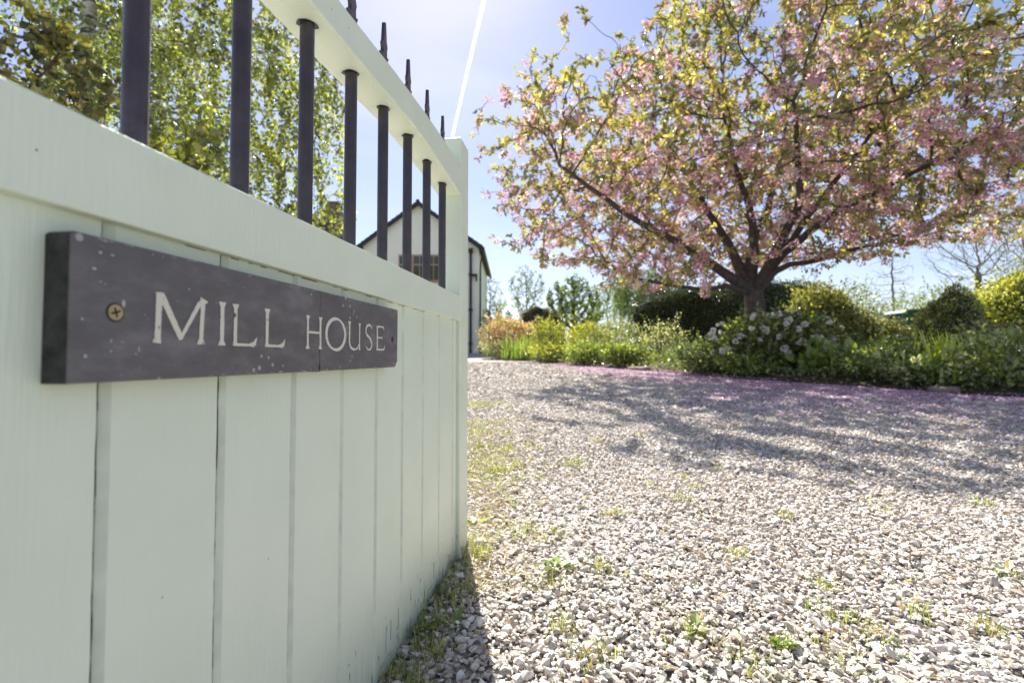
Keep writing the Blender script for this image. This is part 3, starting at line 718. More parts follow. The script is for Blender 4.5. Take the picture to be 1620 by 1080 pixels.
for pts, rs, p0 in limbs:
    prev = -1 if p0 is None else p0
    for i, (p, r_) in enumerate(zip(pts, rs)):
        if prev >= 0 and (p0 is not None or i > 0) and p0 is not None:
            a = nodes[prev]; ra_ = rad[prev]; m = max(1, int(np.linalg.norm(p - a) / 0.28))
            if i == 0: ra_ = min(ra_, r_ * 1.25)
            for q in range(1, m):
                f = q / m
                nodes.append(a * (1 - f) + p * f + rng.normal(size=3) * 0.018); par.append(prev if q == 1 else len(nodes) - 2); rad.append(ra_ * (1 - f) + r_ * f)
            nodes.append(np.array(p)); par.append(prev if m == 1 else len(nodes) - 2); rad.append(r_)
        else:
            nodes.append(np.array(p)); par.append(prev); rad.append(r_)
        prev = len(nodes) - 1
cc0 = at(1205, 262, TY)
c_ = np.array((cc0[0], TY, cc0[2])); Rx, Ry, Rup, Rdn = 5.55, 3.9, 3.75, 2.45
def crown_pts(n):
    d = rnd_unit(rng, n * 3); rad_ = rng.random((n * 3, 1)) ** (1 / 2.6)
    d = d * rad_
    # lumpy outline
    th = np.arctan2(d[:, 1], d[:, 0]); lump = 1 + 0.09 * np.sin(3 * th + 1) + 0.07 * np.sin(7 * th + d[:, 2] * 6) + 0.07 * np.sin(11 * d[:, 2] + 2 * th)
    Q = d * lump[:, None] * np.array((Rx, Ry, 1)); Q[:, 2] *= np.where(Q[:, 2] > 0, Rup, Rdn)
    r_ = np.hypot(Q[:, 0] / Rx, Q[:, 1] / Ry)
    ok = Q[:, 2] > -Rdn * (0.42 + 0.62 * (1 - r_) ** 1.0)   # vase: open underneath near the rim
    ok &= ~((r_ < 0.22) & (Q[:, 2] < -0.6))
    Q = Q[ok][:n]; return Q + c_
att = crown_pts(10500)
# gaps between the leafy layers, and a notch in the outline at the upper left
fld = np.zeros(len(att)); rq = np.random.default_rng(77)
for k in range(9):
    f = rq.normal(size=3) * np.array((1.5, 1.5, 2.2)); fld += np.sin(att @ f + rq.random() * 6.28)
att = att[fld > -2.3]
for q_, r_ in ((P_(958, 45, 9.2), 1.15), (P_(825, 45, 9.2), .95), (P_(940, 10, 7.5), .8)): att = att[np.linalg.norm((att - q_) * np.array((1, .4, 1)), axis=1) > r_]
low = np.array([P_(x, y, Y) for x, y, Y in zip(rng.uniform(840, 1130, 420), rng.uniform(395, 462, 420), rng.uniform(7.6, 10.4, 420))])
low = low[(low[:, 2] - CAMZ) / low[:, 1] > np.where(low[:, 0] / low[:, 1] < .17, .185, .135)]; att = np.r_[att, low[(rng.random(len(low)) < .9)]]
att = np.r_[att, np.array([P_(x, y, Y) for x, y, Y in zip(rng.uniform(1330, 1640, 160), rng.uniform(320, 385, 160), rng.uniform(9, 11.5, 160))])]
# long sprays breaking the outline on the left
for (x, y, Y, k) in ((905, 12, 9.0, 1), (890, 90, 9.0, 1), (835, 110, 9.4, 1), (765, 155, 9.3, 1), (760, 205, 9.2, 1), (790, 300, 9.3, 1), (795, 370, 9.2, 1), (850, 380, 9, 1), (1000, 90, 9, 1), (1610, 60, 8.5, 1), (1600, 150, 8.8, 1)):
    att = np.r_[att, P_(x, y, Y)[None] + rng.normal(size=(5, 3)) * 0.18]
N, par = colonize(rng, nodes, par, att, 0.15, 2.6, 0.175, 95, (0, 0, 0.02), 0.2)
paths, rr, kids = branch_paths(N, par, 0.0052, 2.5, np.array(rad))
base_v = base.copy()
paths = [(p - base_v, r_) for p, r_ in paths]
branches_obj('trunk', paths, BARK, tree, 0.035)
thin = np.where((rr < 0.019) & (np.arange(len(N)) > len(rad)))[0]
dirs = N - N[np.maximum(par, 0)]
n_l = len(thin)
cl = thin[rng.random(len(thin)) < 0.72]          # whorls of leaves, each whorl of one tint
cid = np.repeat(np.arange(len(cl)), rng.integers(7, 15, len(cl))); I = cl[cid]; n = len(I)
P = N[I] - dirs[I] * rng.random((n, 1)) * .5 + rng.normal(size=(n, 3)) * 0.018
D = dirs[I] / 0.17 * 0.5 + rnd_unit(rng, n) * 0.9 + np.array((0, 0, -0.35))
hrel = np.clip((N[I][:, 2] - (c_[2] - 1.2)) / 4.5, 0, 1); xl = np.clip((c_[0] - N[I][:, 0]) / 5, 0, 1)
keepl = rng.random(n) < (0.5 + 0.5 * hrel); I, P, D, cid = I[keepl], P[keepl], D[keepl], cid[keepl]; n = len(I)
lc = pick(rng, [(0.37, 0.34, 0.11), (0.28, 0.275, 0.09), (0.19, 0.20, 0.07), (0.38, 0.29, 0.16), (0.28, 0.20, 0.15), (0.52, 0.47, 0.19)], len(cl), [.22, .24, .22, .13, .12, .07], 0.12)[cid] * (1 + rng.normal(size=(n, 1)) * .15); lc = np.clip(lc * 1.18 * (1 + .28 * np.sin(P[:, :1] * 2.3 + P[:, 2:] * 1.9) * np.sin(P[:, 1:2] * 2.1 + 1)), .01, .9)
V, Fc, cc = leaf_arrays(rng, P - base_v, D, rng.uniform(0.08, 0.13, n), lc, width=0.45, hexa=True)
np_obj('foliage', V, Fc, LEAF, tree, col=cc)
# blossom pompoms hang below the twigs, most of them low and in the middle of the crown
prob = 0.46 * np.clip(0.84 - 0.86 * np.clip((N[thin][:, 2] - (c_[2] - 1.5)) / 3.8, 0, 1), 0.04, 1) * (1 - 0.35 * np.clip(np.abs(N[thin][:, 0] - c_[0] + 0.4) / 6, 0, 1) ** 2)
bl = thin[rng.random(len(thin)) < prob]
clump = rng.normal(size=(60, 3)) * np.array((2.6, 2.0, 1.3)) + c_ + np.array((0, -.3, -.6))
dc = np.min(np.linalg.norm(N[thin][:, None] - clump[None], axis=2), axis=1); bl = np.unique(np.r_[bl, thin[(dc < 0.36)]])
Cn = N[bl] + np.array((0, 0, -0.06)) + rng.normal(size=(len(bl), 3)) * 0.04
reps = rng.integers(20, 36, len(bl)); I = np.repeat(np.arange(len(bl)), reps); n = len(I)
dd = rnd_unit(rng, n); P = Cn[I] + dd * np.array((.085, .085, .06)) * rng.random((n, 1)) ** .4
bcol = pick(rng, [(0.68, 0.41, 0.48), (0.60, 0.32, 0.40), (0.75, 0.51, 0.57), (0.84, 0.68, 0.71)], len(bl), [.35, .25, .28, .12], 0.08)[I] * (1 + rng.normal(size=(n, 1)) * 0.08)
V, Fc, cc = leaf_arrays(rng, P - base_v, dd + rnd_unit(rng, n) * 0.6, rng.uniform(0.035, 0.055, n), np.clip(bcol, 0, .9), width=0.9, fold=0.15)
np_obj('blossom', V, Fc, PETAL, tree, col=cc)

# ------------------------------------------------------------------ generic trees and shrubs
def simple_tree(name, label, cat, pos, height, crown_c, crown_r, n_att, step, leaf=None, seed=1, trunk_r=0.12, tip=0.006, bark=None, droop=0.0,
                group=None, infl=None, kill=None, cols=((.12, .18, .04),), rep=5, lsize=(.05, .08), lwidth=.55, inner=0.0, fork=0.45, bias=(0, 0, 0), mat=None, strands=0, slen=(.5, 1.5), leaf_name='foliage', trunk_to=None, tip_gap=False):
    rng = np.random.default_rng(seed); pos = np.array(pos, float)
    t = thing(name, label, cat, tuple(pos), group=group)
    top = np.array(crown_c if trunk_to is None else trunk_to, float)
    nodes, par, rad = [], [], []
    m = max(3, int(np.linalg.norm(top - pos) * fork / 0.25))
    for i in range(m + 1):
        f = i / m * fork
        p = pos + (top - pos) * f + rng.normal(size=3) * 0.02 * (i > 0)
        nodes.append(p); par.append(i - 1); rad.append(trunk_r * (1 - 0.5 * i / m))
    att = ellipsoid_pts(rng, crown_c, crown_r, n_att, inner)
    if tip_gap:
        fl = np.zeros(len(att))
        for k in range(7):
            f = rng.normal(size=3) * 1.5; fl += np.sin(att @ f + rng.random() * 6.28)
        att = att[fl > -0.9]
    att = att[att[:, 2] > pos[2] + 0.3]
    N, par = colonize(rng, nodes, par, att, step, infl or max(crown_r) * 1.4, kill or step * 1.3, 90, bias, 0.2)
    paths, rr, kids = branch_paths(N, par, tip, 2.4, np.array(rad))
    twigs = []
    if strands:
        ends = [i for i in range(len(rad), len(N)) if rr[i] < tip * 3.2]
        sel = rng.choice(ends, min(strands, len(ends)), replace=len(ends) < strands)
        SP, SD = [], []
        for e in sel:
            ln = rng.uniform(*slen); k = max(3, int(ln / 0.12)); p = N[e].copy(); q = [p.copy()]
            d = np.array((rng.normal() * .5, rng.normal() * .5, 0.1))
            for s in range(k):
                d = d * 0.72 + np.array((0, 0, -0.30)) + rng.normal(size=3) * 0.05; dn = d / np.linalg.norm(d); p = p + dn * ln / k; q.append(p.copy())
                if p[2] < gzf(p[1]) + 0.4: break
            q = np.array(q); twigs.append((q - pos, np.linspace(tip * .5, tip * .2, len(q)))); SP.append(q[1:]); SD.append(np.diff(q, axis=0))
        SP = np.concatenate(SP); SD = np.concatenate(SD)
    branches_obj('trunk', [(p - pos, r_) for p, r_ in paths] + twigs, bark or BARK, t, 0.03)
    if leaf:
        thin = np.where((rr < tip * 3.0) & (np.arange(len(N)) > len(rad)))[0]
        src, sd_ = N[thin], N[thin] - N[np.maximum(par[thin], 0)]
        if strands: src = np.r_[src, SP, SP]; sd_ = np.r_[sd_, SD, SD]
        I = np.repeat(np.arange(len(src)), rep); n = len(I)
        P = src[I] - sd_[I] * rng.random((n, 1)) + rng.normal(size=(n, 3)) * step * 0.22
        D = rnd_unit(rng, n) + sd_[I] / (np.linalg.norm(sd_[I], axis=1)[:, None] + 1e-6) * 0.5 + np.array((0, 0, -droop))
        lc = pick(rng, cols, len(src), jit=.2)[I] * (1 + rng.normal(size=(n, 1)) * .12); lc = np.clip(lc * (1 + .35 * np.sin(P[:, :1] * 2.6 + P[:, 2:] * 1.7) * np.sin(P[:, 1:2] * 2.4 + P[:, 2:] * 2.9)), .01, .9)
        V, Fc, cc = leaf_arrays(rng, P - pos, D, rng.uniform(*lsize, n) * np.exp(rng.normal(size=n) * .15), lc, width=lwidth, hexa=lsize[1] > .09)
        np_obj(leaf_name, V, Fc, mat or LEAF, t, col=cc)
    return t
def lumpy(d, seed):
    r = np.random.default_rng(seed); o = np.ones(len(d))
    for k in range(7):
        f = r.normal(size=3) * (1.6 + k * 0.9); o += (0.10 / (1 + k * .25)) * np.sin(d @ f + r.random() * 6)
    return o
def shrub(name, label, cat, pos, r, h, cols, n=2500, size=(.04, .07), seed=1, core=True, group=None, shape=1.0, width=.55, mat=None, up=0.3, tight=0.12, corec=None, stems=True, box_=0.0):
    """a shrub standing at pos: half-width r=(rx,ry), height h"""
    rng = np.random.default_rng(seed); pos = np.array(pos, float)
    t = thing(name, label, cat, tuple(pos), group=group)
    cz = h * 0.5; Rz = h * 0.52
    def surf(d):
        if box_: d = np.sign(d) * np.abs(d) ** (1 - box_); 
        return d * lumpy(d, seed)[:, None] * np.array((r[0], r[1], Rz)) + np.array((0, 0, cz))
    if core:
        bm = bmesh.new(); bmesh.ops.create_icosphere(bm, subdivisions=4, radius=1)
        d = np.array([v.co[:] for v in bm.verts]); d /= np.linalg.norm(d, axis=1)[:, None]
        q = surf(d); q = (q - np.array((0, 0, cz))) * (1 - tight * 1.15) * (1 + rng.normal(size=(len(q), 1)) * 0.02) + np.array((0, 0, cz)); q[:, 2] = np.maximum(q[:, 2], -0.02)
        for v, c in zip(bm.verts, q): v.co = c
        bm_obj('inner_twigs', bm, corec or (DARKCORE if mat is LEAFD else BUSHCORE), t)
    elif stems:
        ps = []
        for k in range(14):
            e = surf(rnd_unit(rng, 1))[0] * 0.85; e[2] = abs(e[2]); a = rng.normal(size=3) * 0.05; a[2] = 0
            m_ = (a + e) / 2 + np.array((0, 0, .1 * h)); ps.append((np.array([a, (a + m_) / 2, m_, e]), np.array([.012, .010, .008, .003]) * max(1, h / 1.5)))
        v, f = tube_arrays(ps, 5); tag(np_obj('stems', v, f, BARK, t, smooth=True), kind='stuff')
    d = rnd_unit(rng, n); P = surf(d)
    rad_ = 1 - np.abs(rng.normal(size=(n, 1))) * (tight if core else tight * 2.4) + rng.exponential(0.025, (n, 1))
    P = (P - np.array((0, 0, cz))) * rad_ + np.array((0, 0, cz)); ok = P[:, 2] > 0.0; P, d = P[ok], d[ok]; n = len(P)
    if tight > .08 or not core:                # stray shoots break the outline
        m_ = max(8, n // 90); sd_ = rnd_unit(rng, m_ * 2); sd_ = sd_[sd_[:, 2] > -.1][:m_]; b0 = surf(sd_); sp_s, sl_p, sl_d = [], [], []
        for b1, e1 in zip(b0, sd_):
            ln = rng.uniform(.08, .3) * h ** .5; q = np.array([b1 * .9, b1 + e1 * ln * .4 + np.array((0, 0, ln * .3)), b1 + e1 * ln * .8 + np.array((0, 0, ln * .45))]); sp_s.append((q, np.array([.004, .003, .001])))
            for f in np.linspace(.2, 1, 9): sl_p.append(q[0] + (q[2] - q[0]) * f); sl_d.append(e1 * .3 + rng.normal(size=3) * .7)
        v, f = tube_arrays(sp_s, 3); tag(np_obj('shoots', v, f, BARK, t), kind='stuff')
        P = np.r_[P, np.array(sl_p)]; d = np.r_[d, np.array(sl_d)]; n = len(P)
    D = d * 0.6 + rnd_unit(rng, n) * 0.8 + np.array((0, 0, up))
    sz = rng.uniform(*size, n) * np.exp(rng.normal(size=n) * .18)
    V, Fc, cc = leaf_arrays(rng, P, D, sz, np.clip(pick(rng, cols, n, jit=.25) * (1.25 if tight > .08 else 1.0), .01, .9), width=width, hexa=size[1] > .09)
    np_obj('foliage', V, Fc, mat or LEAF, t, col=cc)
    return t, surf, rng
def strap_plant(name, label, cat, pos, n, h, spread, cols, seed, wd=0.03, group=None, arch=0.5):
    rng = np.random.default_rng(seed); t = thing(name, label, cat, tuple(pos), group=group)
    k = 5; VV, FF, CC = [], [], []; off = 0
    col = pick(rng, cols, n, jit=.15)
    for i in range(n):
        a = rng.random() * 6.283; b0 = rng.normal(size=2) * spread * 0.35; ln = h * rng.uniform(.6, 1.1); lean = rng.uniform(.1, 1) * arch
        side = np.array((-math.sin(a), math.cos(a), 0)); q = []
        for s in range(k + 1):
            f = s / k; p = np.array((b0[0] + math.cos(a) * ln * lean * f * f, b0[1] + math.sin(a) * ln * lean * f * f, ln * (f - 0.35 * lean * f * f * f)))
            w_ = wd * (1 - f) ** 0.6 * 0.5 + 0.001; q += [p - side * w_, p + side * w_]
        VV.append(np.array(q)); FF.append(np.array([[2*s, 2*s+1, 2*s+3, 2*s+2] for s in range(k)]) + off); off += 2 * (k + 1); CC.append(np.repeat(col[i:i+1], 2 * (k + 1), axis=0))
    np_obj('foliage', np.concatenate(VV), np.concatenate(FF), LEAF, t, col=np.concatenate(CC)); return t
def gp(px, Y, dz=0.0):                       # ground point under a pixel column at depth Y
    p = at(px, 560, Y); return (p[0], Y, gzf(Y) + dz)

# birch behind the gate
BIRCHBARK = None
def birch_bark():
    m, t, b = new_mat('birch_bark'); k = t.links.new; N_ = t.nodes.new
    tc = N_('ShaderNodeTexCoord'); mp = N_('ShaderNodeMapping'); mp.inputs['Scale'].default_value = (3, 3, 14); k(tc.outputs['Object'], mp.inputs[0])
    n = N_('ShaderNodeTexNoise'); n.inputs['Scale'].default_value = 1.6; n.inputs['Detail'].default_value = 6; k(mp.outputs[0], n.inputs['Vector'])
    r = ramp(t, [(0.42, (0.05, 0.04, 0.035)), (0.5, (0.42, 0.38, 0.33)), (0.7, (0.6, 0.56, 0.5))]); k(n.outputs[0], r.inputs[0]); k(r.outputs[0], b.inputs['Base Color'])
    b.inputs['Roughness'].default_value = 0.8; return m
BIRCHBARK = birch_bark()
by = 8.2; bx = at(137, 100, by)[0]
ctr = at(215, 150, by)
simple_tree('birch_tree', 'tall silver birch with drooping fresh green foliage seen through the gate bars', 'tree', (bx - 0.1, by, gzf(by)), 8,
            (ctr[0], by + 1.3, ctr[2] + 0.3), (3.35, 2.3, 3.7), 1500, 0.22, leaf=True, trunk_to=(bx, by, 7.6), seed=8, trunk_r=0.18, tip=0.0065, bark=BIRCHBARK, droop=0.6,
            cols=((.36, .41, .09), (.26, .31, .06), (.44, .47, .14), (.15, .19, .045), (.12, .14, .04)), rep=4, lsize=(.055, .095), lwidth=.75, strands=620, slen=(.3, 1.5), fork=0.95, tip_gap=True)
my = 5.6; mc = at(35, 120, my)
simple_tree('maple_tree', 'low bronze green maple in front of the birch behind the gate', 'tree', (at(60, 300, my)[0], my, gzf(my)), 4,
            (mc[0], my, mc[2]), (.95, .9, .95), 420, 0.16, leaf=True, seed=12, trunk_r=0.08, tip=0.004, droop=0.3,
            cols=((.15, .14, .035), (.21, .18, .045), (.09, .10, .03), (.34, .33, .07)), rep=6, lsize=(.07, .12), lwidth=.85, fork=0.6)
simple_tree('young_maple', 'yellow green young maple with broad leaves between the first two gate bars', 'tree', (at(300, 300, 5.9)[0], 5.9, gzf(5.9)), 3,
            tuple(at(290, 240, 5.9)), (.55, .5, .42), 100, 0.14, leaf=True, seed=14, trunk_r=0.04, tip=0.004, droop=0.3,
            cols=((.32, .35, .06), (.24, .28, .05), (.40, .40, .09)), rep=4, lsize=(.08, .13), lwidth=.85, fork=0.8)
# overhead spray at the top edge
oy = 4.6
simple_tree('overhanging_branch', 'pale green leafy spray hanging in at the top edge over the drive', 'branch', tuple(at(1010, -190, oy)), 1, tuple(at(985, 5, oy)), (.26, .2, .22), 60, 0.07,
            leaf=True, seed=31, trunk_r=0.008, tip=0.0016, droop=0.7, cols=((.34, .36, .12), (.42, .42, .16)), rep=5, lsize=(.04, .07), lwidth=.6, fork=0.7)

# ------------------------------------------------------------------ house
RENDER_W = plain('cream_render', (0.88, 0.86, 0.78), 0.9, noise=0.05, nscale=1.2, bump=0.3, bscale=30)
TILE = plain('dark_roof_tile', (0.07, 0.055, 0.06), 0.8, noise=0.4, nscale=5, bump=0.5, bscale=14)
BARGE = plain('black_painted_board', (0.02, 0.018, 0.022), 0.5)
FRAMEW = plain('brown_window_frame', (0.42, 0.27, 0.15), 0.6, noise=0.2)
GLASS = plain('window_glass', (0.03, 0.04, 0.035), 0.08, spec=0.8, noise=0.4, nscale=3)
def brick_mat():
    m, t, b = new_mat('red_brick'); k = t.links.new; tc = t.nodes.new('ShaderNodeTexCoord'); mp = t.nodes.new('ShaderNodeMapping'); mp.inputs['Rotation'].default_value = (R(90), 0, 0)
    br = t.nodes.new('ShaderNodeTexBrick'); br.inputs['Scale'].default_value = 4.4; br.inputs['Color1'].default_value = (.16, .085, .065, 1); br.inputs['Color2'].default_value = (.23, .13, .10, 1); br.inputs['Mortar'].default_value = (.3, .27, .24, 1)
    k(tc.outputs['Object'], mp.inputs[0]); k(mp.outputs[0], br.inputs['Vector']); k(br.outputs[0], b.inputs['Base Color']); b.inputs['Roughness'].default_value = .9; return m
BRICK = brick_mat()
HY = 25.0
def hp(x, y, Y=HY): p = at(x, y, Y); return p[0], p[2]
HX = hp(662, 318)[0]
house = thing('rendered_house', 'cream rendered house gable with brown window and black downpipes beyond the gate', 'house', (HX, HY, gzf(HY)))
g0 = gzf(HY)
xl, zl = hp(566, 388); xr, zr = hp(764, 393); za = hp(662, 320)[1]
xl -= HX; xr -= HX; ze = (zl + zr) / 2 - g0; za -= g0
wl, wr = xl + 0.28, xr - 0.24
bm = bmesh.new(); slope = (za - ze) / (xr)
def wall_gable(bm, wl, wr, xl, xr, ze, za, y0, y1):
    zt = lambda x: za - (za - ze) * abs(x) / (xr if x > 0 else -xl) - 0.16
    prism(bm, [(wl, -0.3), (wr, -0.3), (wr, zt(wr)), (0, zt(0)), (wl, zt(wl))], y0, y1)
wall_gable(bm, wl, wr, xl, xr, ze, za, 0, 9)
bmesh.ops.recalc_face_normals(bm, faces=bm.faces); bm_obj('wall', bm, RENDER_W, house)
def roof(parent, xl, xr, ze, za, y0, y1, th=0.13):
    ro = None
    for s, xe in ((-1, xl), (1, xr)):
        bm = bmesh.new(); n = 14
        # stepped tile courses
        for q in range(n):
            f0, f1 = q / n, (q + 1) / n
            x0, x1 = xe * f0, xe * f1; z0, z1 = za + (ze - za) * f0, za + (ze - za) * f1
            lift = 0.035
            pts = [(x0, z0 - th), (x1, z1 - th), (x1, z1 + lift), (x0, z0 + 0.004)]
            prism(bm, pts if s > 0 else pts[::-1], y0, y1)
        bmesh.ops.recalc_face_normals(bm, faces=bm.faces)
        o = bm_obj('roof', bm, TILE, parent); ro = ro or o
        bm = bmesh.new()
        prism(bm, [(0, za - 0.02), (xe * 1.0, ze - 0.02), (xe * .985, ze - .25), (xe * .955, ze - 0.26), (xe * .93, ze - .12), (0, za - 0.22)], y0 - 0.05, y0 - 0.003)
        bmesh.ops.recalc_face_normals(bm, faces=bm.faces)
        bm_obj('bargeboard', bm, BARGE, o)
    bm = bmesh.new(); v, f = tube_arrays([(np.array([(0, y0, za + .0), (0, y1, za + .0)]), np.array([.09, .09]))], 10)
    np_obj('ridge_tile', v, f, TILE, ro)
    return ro
roof(house, xl, xr, ze, za, -0.25, 9.3)
# window: three lights in a brown frame
wx0, wz1 = hp(631, 403); wx1, wz0 = hp(697, 445); wx0 -= HX; wx1 -= HX; wz0 -= g0; wz1 -= g0
bm = bmesh.new(); f_ = 0.09; y0, y1 = -0.05, -0.002
box(bm, wx0, wx1, y0, y1, wz1 - f_, wz1); box(bm, wx0 - .05, wx1 + .05, y0 - .05, y1, wz0 - .06, wz0 + f_ * .6)
nlt = 3; pw = (wx1 - wx0) / nlt
for q in range(nlt + 1):
    x = wx0 + q * pw; box(bm, max(wx0, x - .055), min(wx1, x + .055), y0, y1, wz0 + f_ * .6, wz1 - f_)
for q in range(nlt):
    x = wx0 + q * pw + .05; zm = wz0 + (wz1 - wz0) * .62
    box(bm, x, x + pw - .1, y0 + .01, y1, zm - .035, zm + .035); box(bm, x + pw / 2 - .07, x + pw / 2 - .03, y0 + .015, y1, wz0 + .06, wz1 - .09)
win = bm_obj('window', bm, FRAMEW, house)
for q in range(nlt):
    bm = bmesh.new(); box(bm, wx0 + q * pw + .05, wx0 + (q + 1) * pw - .05, -0.02, -0.001, wz0 + .05, wz1 - .05); bm_obj('pane', bm, GLASS, win)
# pipes
def pipe(name, pts, r, mat, parent, sides=10, brackets=()):
    v, f = tube_arrays([(np.array(pts, float), np.full(len(pts), r))], sides); o = np_obj(name, v, f, mat, parent, smooth=True)
    for z in brackets:
        bm = bmesh.new(); p = pts[0]; box(bm, p[0] - r * 1.5, p[0] + r * 1.5, p[1] - r * 1.3, p[1] + r * 1.6, z - .05, z + .05); bm_obj('bracket', bm, mat, o)
    return o
dx = hp(745, 400)[0] - HX; dzt = hp(745, 400)[1] - g0
pipe('downpipe', [(dx, -0.11, 0), (dx, -0.11, dzt)], 0.065, BARGE, house, brackets=(.5, 2.2, 4.0))
bm = bmesh.new(); box(bm, dx - .11, dx + .11, -.22, -.01, dzt - .02, dzt + .2, bev=.02); bm_obj('hopper', bm, BARGE, house)
cx_ = wr + 0.1
pipe('downpipe', [(cx_ + .12, 0.2, ze - .3), (cx_ + .02, 0.18, ze - .75), (cx_, 0.16, ze - 1.2), (cx_, 0.16, 0)], 0.045, BARGE, house)
pipe('gutter', [(xr + .02, -0.2, ze - .1), (xr + .02, 9.2, ze - .1)], 0.075, BARGE, house)
lz = hp(757, 436)[1] - g0
bm = bmesh.new(); box(bm, wr - .3, wr - .04, -.2, -.01, lz - .06, lz + .06, bev=.02); box(bm, wr - .12, wr - .06, -.06, -.002, lz - .3, lz - .05); bm_obj('wall_lamp', bm, BARGE, house)
# second, more distant wing with brick chimney
wing = thing('distant_wing', 'far cream gable with a brick chimney showing left of the main house', 'house', (hp(452, 330, 28)[0], 28, gzf(28)))
wg = gzf(28); ax, az = hp(468, 322, 28); ex, ez = hp(548, 384, 28)
ex -= ax; wing.location.x = ax; az -= wg; ez -= wg
bm = bmesh.new(); wall_gable(bm, -ex + .3, ex - .3, -ex, ex, ez, az, 0, 8); bmesh.ops.recalc_face_normals(bm, faces=bm.faces); bm_obj('wall', bm, RENDER_W, wing)
ro = roof(wing, -ex, ex, ez, az, -.25, 8.3)
c0 = hp(497, 310, 30)[0] - ax; c1 = hp(529, 310, 30)[0] - ax; ct = hp(510, 309, 30)[1] - wg
bm = bmesh.new(); box(bm, c0, c1, 3.0, 4.2, 2.5, ct - .75); box(bm, c0 + .12, c1 - .12, 3.1, 4.1, ct - .75, ct - .5); box(bm, c0 + .22, c1 - .22, 3.2, 4.0, ct - .5, ct - .12); box(bm, c0 + .16, c1 - .16, 3.14, 4.06, ct - .12, ct)
chm = bm_obj('chimney', bm, BRICK, wing)

# ------------------------------------------------------------------ contrail
a = at(775, -40, 2600.); b = at(712, 232, 2600.); Cc = []
for q in range(25):
    f = q / 24; Cc.append(a * (1 - f) + b * f)
m, t, bb = new_mat('vapour'); t.nodes.clear(); o_ = t.nodes.new('ShaderNodeOutputMaterial'); tr_ = t.nodes.new('ShaderNodeBsdfTranslucent'); tr_.inputs[0].default_value = (1, 1, 1, 1)
tp = t.nodes.new('ShaderNodeBsdfTransparent'); ms = t.nodes.new('ShaderNodeMixShader'); lw = t.nodes.new('ShaderNodeLayerWeight'); lw.inputs[0].default_value = .5
mr_ = t.nodes.new('ShaderNodeMapRange'); mr_.inputs[1].default_value = 0.0; mr_.inputs[2].default_value = 0.62; mr_.inputs[3].default_value = 0.35; mr_.inputs[4].default_value = 1.0
t.links.new(lw.outputs['Facing'], mr_.inputs[0]); t.links.new(mr_.outputs[0], ms.inputs[0]); t.links.new(tr_.outputs[0], ms.inputs[1]); t.links.new(tp.outputs[0], ms.inputs[2]); t.links.new(ms.outputs[0], o_.inputs[0])
v, f = tube_arrays([(np.array(Cc), np.linspace(12, 6.5, 25) + np.random.default_rng(2).normal(size=25) * .5)], 16)
ct_ = np_obj('contrail', v, f, m, smooth=True); tag(ct_, 'thin white vapour trail rising across the blue sky above the gate', 'contrail')

# ------------------------------------------------------------------ garden
DG = [(.05, .07, .022), (.07, .09, .028), (.035, .05, .018)]
G1 = [(.22, .29, .06), (.16, .23, .05), (.30, .36, .09), (.12, .17, .04)]
YG = [(.30, .32, .06), (.22, .26, .05), (.38, .38, .09), (.15, .18, .04)]
GREY = [(.24, .27, .13), (.34, .36, .2), (.16, .19, .09)]
# yew hedges
shrub('yew_hedge', 'dark clipped yew hedge behind and left of the cherry trunk', 'hedge', gp(1112, 15.5), (1.62, 1.0), 2.05 + .25, DG, 22000, (.05, .09), 41, mat=LEAFD, tight=.05, box_=.22)
shrub('yew_hedge', 'dark clipped yew hedge right of the cherry trunk, taller than its neighbour', 'hedge', gp(1222, 17.5), (1.7, 1.0), 2.72, DG, 16000, (.05, .09), 42, mat=LEAFD, tight=.05, box_=.22)
shrub('topiary_dome', 'low flat topped clipped dome with golden top near the house', 'topiary', gp(856, 20.5), (0.98, .9), 1.93, [(.10, .11, .02), (.16, .15, .03), (.06, .07, .015)], 8000, (.03, .06), 43, mat=LEAFD, tight=.04, box_=.35)
shrub('topiary_ball', 'round clipped evergreen ball at the right of the border', 'topiary', gp(1499, 8.9), (.50, .46), 1.50, [(.20, .24, .06), (.32, .34, .10), (.12, .15, .04)], 11000, (.025, .05), 44, mat=LEAFD, tight=.07)
# photinia and neighbours near the house
shrub('red_shrub', 'shrub with orange red young leaves beside the house corner', 'shrub', gp(806, 18.5), (1.12, .9), 1.65, [(.42, .22, .17), (.38, .25, .18), (.26, .26, .12), (.48, .34, .27), (.28, .31, .14)], 3400, (.07, .12), 45, core=False)
strap_plant('strappy_clump', 'bright green strappy leaf clump in front of the red leaved shrub', 'plant', gp(822, 16.6, .05), 150, .85, .9, [(.22, .34, .05), (.28, .4, .08)], 46)
shrub('low_shrub', 'pale low shrub at the foot of the red leaved shrub', 'shrub', gp(795, 17.4), (.75, .5), .62, GREY, 1500, (.05, .09), 47, core=False)
shrub('leafy_shrub', 'loose shrub with yellow shoots in the middle of the left border', 'shrub', gp(868, 15.6), (.62, .5), 1.35, YG, 2300, (.05, .09), 48, core=False)
shrub('golden_shrub', 'golden leaved shrub left of the dark yew hedge', 'shrub', gp(930, 14.4), (.66, .5), 1.25, [(.42, .42, .06), (.32, .34, .06), (.2, .24, .05)], 2600, (.05, .09), 49, core=False)
shrub('grey_shrub', 'grey green shrub between the golden shrub and yew hedge', 'shrub', gp(975, 13.6), (.75, .5), 1.15, GREY + [(.10, .14, .04)], 2800, (.04, .08), 50, core=False)
shrub('pale_flowered_shrub', 'loose shrub with tiny cream flowers before the yew hedge', 'shrub', gp(1052, 12.2), (.55, .45), 1.05, [(.12, .17, .05), (.09, .12, .04), (.5, .5, .36)], 2400, (.035, .07), 51, core=False)
